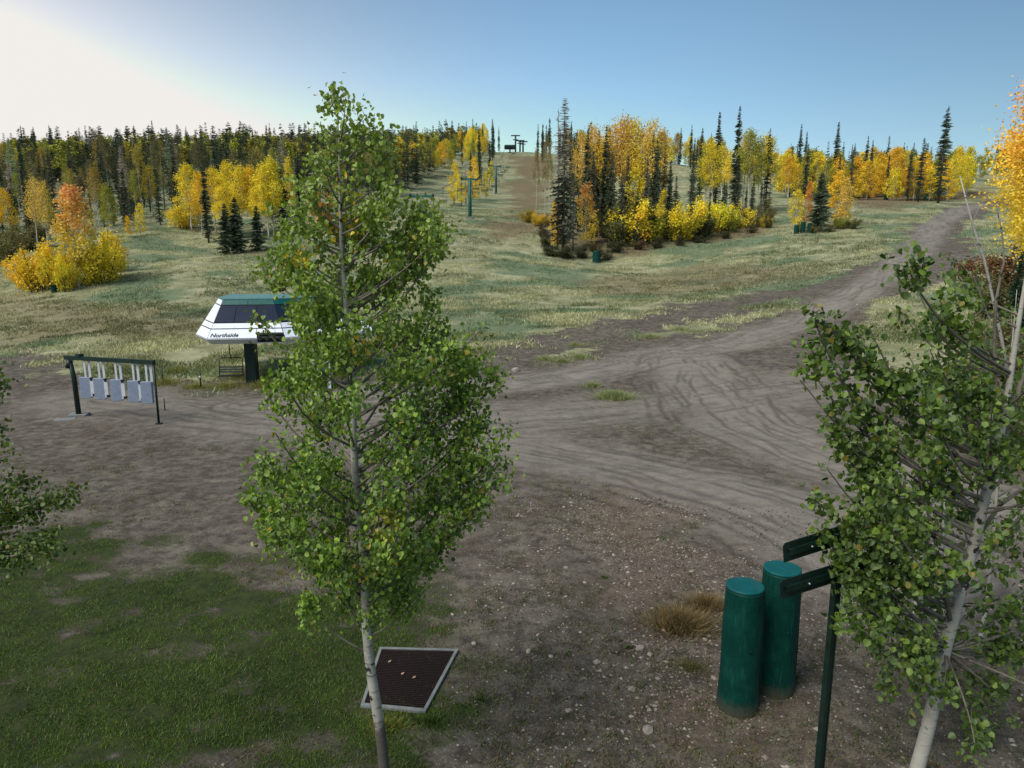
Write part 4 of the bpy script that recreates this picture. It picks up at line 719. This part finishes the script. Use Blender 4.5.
for i, px in enumerate([85, 99.5, 116.5, 133.5, 146]):
    u = (px - 66) / (153.5 - 66); c = v(At2) + bd * u; top = c.z; rz = ang + .5
    d = Vector((math.cos(rz), math.sin(rz), 0)); pn = G().box(tuple(c + Vector((-.05, 0, -1.40))), (.52, .2, 1.06), rz).build('gate_paddle', M_grey, t, .02)
    G().box(tuple(c + d * -.0 + Vector((.0, 0, -.42))), (.09, .05, .95), rz).box(tuple(c + d * .22 + Vector((0, 0, -.42))), (.11, .05, .95), rz).build('arm', M_pale, t)
    if i < 4: G().box(tuple(c + d * .3 + Vector((0, -.08, -1.4))), (.17, .07, .88), rz).build('edge_strip', M_pale, pn); G().box(tuple(c + d * .3 + Vector((0, -.08, -.95))), (.12, .1, .16), rz).box(tuple(c + d * .36 + Vector((0, -.08, -1.76))), (.14, .1, .12), rz).build('latch', M_blk, pn)
# marker stakes
for (a, b, c, l) in [(163,383,367,'thin dark green marker stake in the grass right of the lift gate frame'),(201,388,371,'green marker stake with pale band at the dirt edge below the lift building'),(165,410,399,'short bent dark stake beside the right leg of the gate frame')]:
    p = P(a, b); hh = at(a, c, p[1])[2] - p[2]; t = thing('marker_stake', p, l, 'stake'); G().tube([(0, 0, -.1), (0, 0, hh)], .05 if a > 200 else .03, 8).build('pole', M_green, t)
    if a > 200: G().tube([(0, 0, hh * .6), (0, 0, hh * .72)], .054, 8).build('band', M_pale, t)
    else: G().tube([(0, 0, hh), (0, 0, hh + .02)], .034, 8).build('cap', M_green, t)
# ------------------------------------------------------------------ lift terminal
oY = 42.0; org = at(250, 388, 44.5); org[2] = gz(org[0], org[1]); t = thing('lift_terminal', org, 'white and teal chairlift terminal building with a band of tinted windows', 'lift terminal'); O = Vector(org)
xy = lambda px, Yv, z: Vector(at(px, 384, Yv)) # helper
def W_(px, Yv, z): # real point on the vertical plane at distance Yv seen at column px for height z
    k = (H - z); dep = Yv * cp + k * sp; return Vector(((px - 512) / F * dep, Yv, z)) - O
mid_ring = [(196, 44.6), (207, 42.2), (285, 42.8), (376, 46.5), (366, 50.5), (230, 50.5)]
top_ring = [(219, 45.8), (223, 44.2), (273, 44.6), (326, 46.2), (322, 48.6), (232, 48.6)]
bot_ring = [(203, 45.0), (212, 43.0), (283, 43.5), (370, 46.7), (360, 50), (232, 50)]
zm0, zm1, zt, zb = 2.98, 3.0, 5.14, 2.6
Rm = [W_(a, y, zm0) for a, y in mid_ring]; Rt = [W_(a, y, zt) for a, y in top_ring]; Rb = [W_(a, y, zb) for a, y in bot_ring]
lv = [0, .25, .40, .855, 1.0]   # panel seams on the sloping side: lower white, upper white, window, teal
def quadp(i, u0, u1, v0, v1, inset=.012):
    a, b = Rm[i], Rm[(i + 1) % 6]; c, d = Rt[(i + 1) % 6], Rt[i]
    f = lambda u, v_: a.lerp(b, u).lerp(d.lerp(c, u), v_)
    return [f(u0 + inset / 3, v0 + inset), f(u1 - inset / 3, v0 + inset), f(u1 - inset / 3, v1 - inset), f(u0 + inset / 3, v1 - inset)]
core = G(); ins = lambda L_, k: [sum(L_, Vector()) / 6 + (p - sum(L_, Vector()) / 6) * k for p in L_]
cm, ct, cb = ins(Rm, .985), ins(Rt, .985), ins(Rb, .985)
for i in range(6): j = (i + 1) % 6; core.poly([cm[i], cm[j], ct[j], ct[i]]); core.poly([cb[i], cb[j], cm[j], cm[i]])
core.poly(ct); core.poly(cb[::-1]); core.build('shell', M_blk, t)
wh = G(); te = G(); 
for i in range(6):
    wh.slab([Rb[i].lerp(Rb[(i + 1) % 6], .004), Rb[i].lerp(Rb[(i + 1) % 6], .996 if i != 1 else .64), Rm[i].lerp(Rm[(i + 1) % 6], .996 if i != 1 else .64), Rm[i].lerp(Rm[(i + 1) % 6], .004)], .02)
    if i == 1:
        wh.slab(quadp(1, 0, .64, lv[0], lv[1]), .02); wh.slab(quadp(1, .64, 1, .13, lv[1]), .02); wh.slab(quadp(1, 0, 1, lv[1], lv[2]), .02); te.slab(quadp(1, 0, .5, lv[3], lv[4]), .02); te.slab(quadp(1, .5, 1, lv[3], lv[4]), .02)
        for u0, u1 in [(0, .30), (.30, .66), (.66, 1)]: G().slab(quadp(1, u0, u1, lv[2], lv[3]), .012).build('window', M_glass, t)
    elif i in (2, 5):
        wh.slab(quadp(i, 0, 1, lv[0], lv[1]), .02); wh.slab(quadp(i, 0, 1, lv[1], lv[2]), .02); te.slab(quadp(i, 0, 1, lv[3], lv[4]), .02)
        for k in range(5): G().slab(quadp(i, k / 5, (k + 1) / 5, lv[2], lv[3]), .012).build('window', M_glass if k > 1 else M_glass, t)
    else:
        for k in range(2): wh.slab(quadp(i, 0, 1, lv[k] , lv[k + 1]), .02)
        wh.slab(quadp(i, 0, 1, lv[2], lv[3]), .02); wh.slab(quadp(i, 0, 1, lv[3], lv[4]), .02)
wh.build('white_panels', M_white, t); te.build('teal_panels', M_teal, t)
ro = ins(Rt, 1.0); G().slab([p + Vector((0, 0, .003)) for p in ro], .07).build('roof', M_roof, t)
# machinery bay, beam, column
f = lambda u, z_: (Rb[1].lerp(Rb[2], u) if z_ == 0 else Rm[1].lerp(Rm[2], u))
G().slab([f(.66, 0) + Vector((0, .1, 0)), f(.98, 0) + Vector((0, .1, 0)), f(.98, 1) + Vector((0, .1, .25)), f(.66, 1) + Vector((0, .1, .25))], .02).build('machinery_bay', M_green, t)
g = G(); a_ = f(.68, 1); 
for k in range(4): p = f(.68 + .09 * k, 1) + Vector((0, -.03, .02)); g.tube([p, p + Vector((0, -.08, 0))], .13, 12)
g.build('tyre_bank', M_blk, t)
G().box(tuple(f(.82, 0) + Vector((0, -.05, .08))), (1.6, .06, .16), .1).build('lower_rail', M_white, t)
cb0 = W_(253, 44.5, 0); zg = 0; G().box((cb0.x, cb0.y, (2.9 - org[2]) / 2 + .0), (.62, .8, 2.9 - org[2] + .2), .1).build('column', M_green, t)
G().box((cb0.x - .6, cb0.y, zb - O.z - .06), (3.6, .5, .16), .03).build('support_beam', M_blk, t)
c2 = W_(355, 48, 0); G().box((c2.x, c2.y, (2.9 - org[2]) / 2), (.5, .6, 2.9 - org[2] + .2), .2).build('column', M_green, t)
# lettering
cu = bpy.data.curves.new('t', 'FONT'); cu.body = 'Northside'; cu.size = .52; cu.shear = .25; cu.offset = .012; cu.extrude = .006; to = bpy.data.objects.new('t', cu); C.objects.link(to); bpy.context.view_layer.update()
me = bpy.data.meshes.new_from_object(to.evaluated_get(bpy.context.evaluated_depsgraph_get())); bpy.data.objects.remove(to); me.materials.clear(); me.materials.append(solid('sign_green', srgb(16,52,48), .5)); tx = link('lettering', me, t)
qd = quadp(1, 0, 1, 0, lv[1]); ex = (qd[1] - qd[0]).normalized(); ez = (qd[3] - qd[0]); ez = (ez - ex * ez.dot(ex)).normalized(); ey = ex.cross(ez).normalized()
tx.matrix_local = Matrix.Translation(qd[0] + ex * .12 + ez * .09 + ey * .03) @ Matrix((ex, ez, ey)).transposed().to_4x4(); wd = max(v_.co.x for v_ in me.vertices); tx.scale = (1.62 / wd,) * 3
# operator hut
p = P(320, 388); t2 = thing('operator_hut', p, 'small white operator hut with red trim half hidden behind the green tree', 'hut', None, .25); G().box((0, 0, .95), (1.3, 1.2, 1.9)).build('wall', M_white, t2); G().box((0, 0, 1.95), (1.55, 1.45, .1)).build('roof', M_redp, t2)
dr = G().box((.2, -.62, .8), (.5, .04, 1.5)).build('door', M_lift, t2); G().box((.38, -.66, .8), (.04, .05, .12)).build('handle', M_blk, dr); wn = G().box((-.35, -.62, 1.3), (.45, .03, .5)).build('window', M_glass, t2); G().box((-.35, -.62, 1.01), (.55, .07, .05)).build('sill', M_redp, wn)
# ------------------------------------------------------------------ lift line
def tower(px, pyb, pyt, label, arm=3.6):
    p = P(px, pyb); hh = at(px, pyt, p[1])[2] - p[2]; t = thing('lift_tower', p, label, 'lift tower', None, .12); G().tube([(0, 0, -.2), (0, 0, hh * .5), (0, 0, hh)], [.36, .32, .26], 12).build('pole', M_lift, t)
    G().box((0, 0, hh - .05), (arm, .35, .32)).build('crossarm', M_lift, t)
    for s_ in (-1, 1):
        g = G(); x = s_ * arm * .46; g.box((x, 0, hh + .1), (.18, 2.6, .16))
        for k in range(4): g.tube([(x - .06, -1 + k * .66, hh + .1), (x + .1, -1 + k * .66, hh + .1)], .2, 10)
        g.build('sheave_assembly', M_blk, t)
    G().tube([(.33, 0, .5), (.33, 0, hh)], .03, 4).tube([(.33, -.3, .5), (.33, -.3, hh)], .03, 4).build('ladder', M_lift, t); G().box((0, 0, .12), (1.2, 1.2, .35)).build('footing', M_conc, t); return p, hh
T1 = tower(470, 218, 179, 'green lift tower standing clear in the middle of the ski run'); T2 = tower(496, 194, 166, 'distant green lift tower on the upper ski run beyond the small clump'); T0 = tower(423, 262, 196, 'green lift tower mostly hidden behind the crown of the tall green aspen')
# top station
tp = P(510, 153); t = thing('top_terminal', tp, 'tiny lift building on the skyline at the top of the ski run', 'lift terminal'); G().box((0, 0, 2.6), (5.5, 4, 1.6)).build('body', M_blk, t, .3); G().box((0, 0, 3.5), (5, 3.6, .2)).build('roof', M_roof, t); G().box((0, -2.03, 2.7), (4.2, .06, .7)).build('window', M_glass, t); G().box((0, 0, .8), (.7, .7, 2)).build('column', M_green, t)
for i, (a, b, c) in enumerate([(515.5,152,135),(520,152,140),(523,152,141)]):
    p = P(a, b); hh = at(a, c, p[1])[2] - p[2]; t = thing('lift_tower', p, ['tallest left dark mast on the skyline at the top of the run', 'middle dark mast on the skyline at the top of the run', 'right short dark mast on the skyline at the top of the run'][i], 'lift tower')
    G().tube([(0, 0, -.3), (0, 0, hh)], .4, 8).build('pole', M_blk, t); G().box((0, 0, hh - .3), (4.5, .5, .5)).box((0, 0, hh * .72), (2.6, .5, .4)).build('crossarm', M_blk, t)
# haul ropes and chairs
tc = np.array(W_(300, 45, 3.4) + O); tops = [tc] + [np.array([a[0][0], a[0][1], a[0][2] + a[1] + .3]) for a in (T0, T1, T2)] + [tp + np.array([0, 0, 3.6])]
def chair_mesh():
    g1 = G().tube([(0, 0, 0), (0, 0, -1.1), (0, .25, -1.5)], .03, 6).tube([(-.7, 0, -2.5), (-.7, .1, -1.55), (-.6, .25, -1.45), (.6, .25, -1.45), (.7, .1, -1.55), (.7, 0, -2.5)], .028, 6).tube([(-.7, 0, -2.5), (-.7, -.45, -2.5)], .025, 5).tube([(.7, 0, -2.5), (.7, -.45, -2.5)], .025, 5)
    bk = G()
    for z in (-2.3, -2.15, -2.0): bk.box((0, .05, z), (1.4, .03, .09))
    return [('hanger', me_only(g1.build('hanger', M_blk))), ('seat', me_only(G().box((0, -.2, -2.5), (1.4, .4, .06)).build('seat', M_blk))), ('backrest', me_only(bk.build('backrest', M_cable))), ('grip', me_only(G().box((0, 0, .05), (.18, .35, .2)).build('grip', M_blk)))]
CM = chair_mesh()
def chair(loc, rz, label, grp=None):
    t = thing('lift_chair', loc, label, 'lift chair', grp, rz)
    for nm, me in CM: link(nm, me, t)
    return t
for s_, l in ((-1, 'left haul rope of the chairlift running up the ski run'), (1, 'right haul rope of the chairlift running up the ski run')):
    pl = []
    for i in range(len(tops) - 1):
        a, b = tops[i], tops[i + 1]; d = b - a; pr_ = np.array([d[1], -d[0], 0]) / np.hypot(d[0], d[1]) * 1.95 * s_
        for k in range(12 if i < len(tops) - 2 else 13): u = k / 12; pl.append(a + d * u + pr_ + np.array([0, 0, -4 * u * (1 - u) * np.hypot(d[0], d[1]) * .022]))
    b0 = pl[0]; o = G().tube([tuple(p - b0) for p in pl], .028, 4).build('haul_rope', M_cable); o.location = Vector(b0); tag(o, l, 'cable')
    pa = np.array(pl); seg = np.r_[0, np.cumsum(np.linalg.norm(np.diff(pa, axis=0), axis=1))]; s0 = 14 if s_ < 0 else 7
    while s0 < seg[-1] - 8:
        c = np.array([np.interp(s0, seg, pa[:, k]) for k in range(3)]); near = s0 < 130
        chair(c - np.array([0, 0, .1]), .15, 'dark lift chair hanging from the lower chairlift rope behind the green aspen' if near else 'distant lift chair hanging from the rope over the upper ski run', 'chairs on the lower lift rope' if near else 'chairs over the upper ski run'); s0 += 19
cq = W_(228.5, 43.8, 2.9) + O; chair((cq.x, cq.y, 3.05), .1, 'dark lift chair hanging below the left end of the lift building')
# ------------------------------------------------------------------ light, sky, camera
SUN_EL, SUN_AZ = 9.0, -40.0
w = bpy.data.worlds.new('World'); bpy.context.scene.world = w; w.use_nodes = True; nt = w.node_tree; nt.nodes.clear(); q = N(nt)
sky = q.n('ShaderNodeTexSky'); sky.sky_type = 'NISHITA'; sky.sun_disc = False; sky.sun_elevation = R(SUN_EL); sky.sun_rotation = R(SUN_AZ); sky.altitude = 2500; sky.air_density = 1.0; sky.dust_density = 1.2; sky.ozone_density = 1.5
hs = q.n('ShaderNodeHueSaturation', i={'Color': sky.outputs[0], 'Hue': .494, 'Saturation': 1.03, 'Value': 1.2})
vd = q.n('ShaderNodeVectorMath', operation='DOT_PRODUCT', i={0: q.n('ShaderNodeTexCoord').outputs['Generated'], 1: (math.sin(R(SUN_AZ)), math.cos(R(SUN_AZ)), 0)}); glow = q.ramp(vd.outputs['Value'], .66, .98)
skc = q.mix(glow, hs.outputs[0], q.mix(1.0, hs.outputs[0], (1.16, .94, .80), 'MULTIPLY')); sz = q.n('ShaderNodeSeparateXYZ', i={0: q.n('ShaderNodeTexCoord').outputs['Generated']}).outputs[2]; skc = q.mix(q.math('MULTIPLY', q.ramp(vd.outputs['Value'], .5, .95), q.ramp(sz, .08, .36)), skc, q.mix(1.0, skc, (.70, .73, .78), 'MULTIPLY')); skc = q.mix(1.0, skc, (5.9, 5.7, 5.5), 'DARKEN'); bg = q.n('ShaderNodeBackground', i={'Color': skc, 'Strength': .15}); o = q.n('ShaderNodeOutputWorld'); nt.links.new(bg.outputs[0], o.inputs[0])
su = bpy.data.lights.new('fill_light', 'SUN'); su.energy = 4.5; su.angle = R(42); su.color = (1, .93, .84); so = bpy.data.objects.new('fill_light', su); C.objects.link(so)  # soft fill added behind the camera for brightness, apart from the low sky sun
LE, LA = 48, -128
sv = Vector((math.sin(R(LA)) * math.cos(R(LE)), math.cos(R(LA)) * math.cos(R(LE)), math.sin(R(LE)))); so.rotation_euler = sv.to_track_quat('Z', 'Y').to_euler()
cam = bpy.data.cameras.new('camera'); cam.sensor_width = 36; cam.lens = 36 * F / 1024; cam.clip_end = 6000; cam.clip_start = .1; co = bpy.data.objects.new('camera', cam); C.objects.link(co); co.location = (0, 0, H); co.rotation_euler = (R(90) - PIT, 0, 0)
sc = bpy.context.scene; sc.camera = co; sc.view_settings.view_transform = 'Standard'; sc.view_settings.look = 'None'; sc.view_settings.exposure = 0; sc.view_settings.gamma = 1
sc.cycles.max_bounces = 6; sc.cycles.diffuse_bounces = 3; sc.cycles.transparent_max_bounces = 4
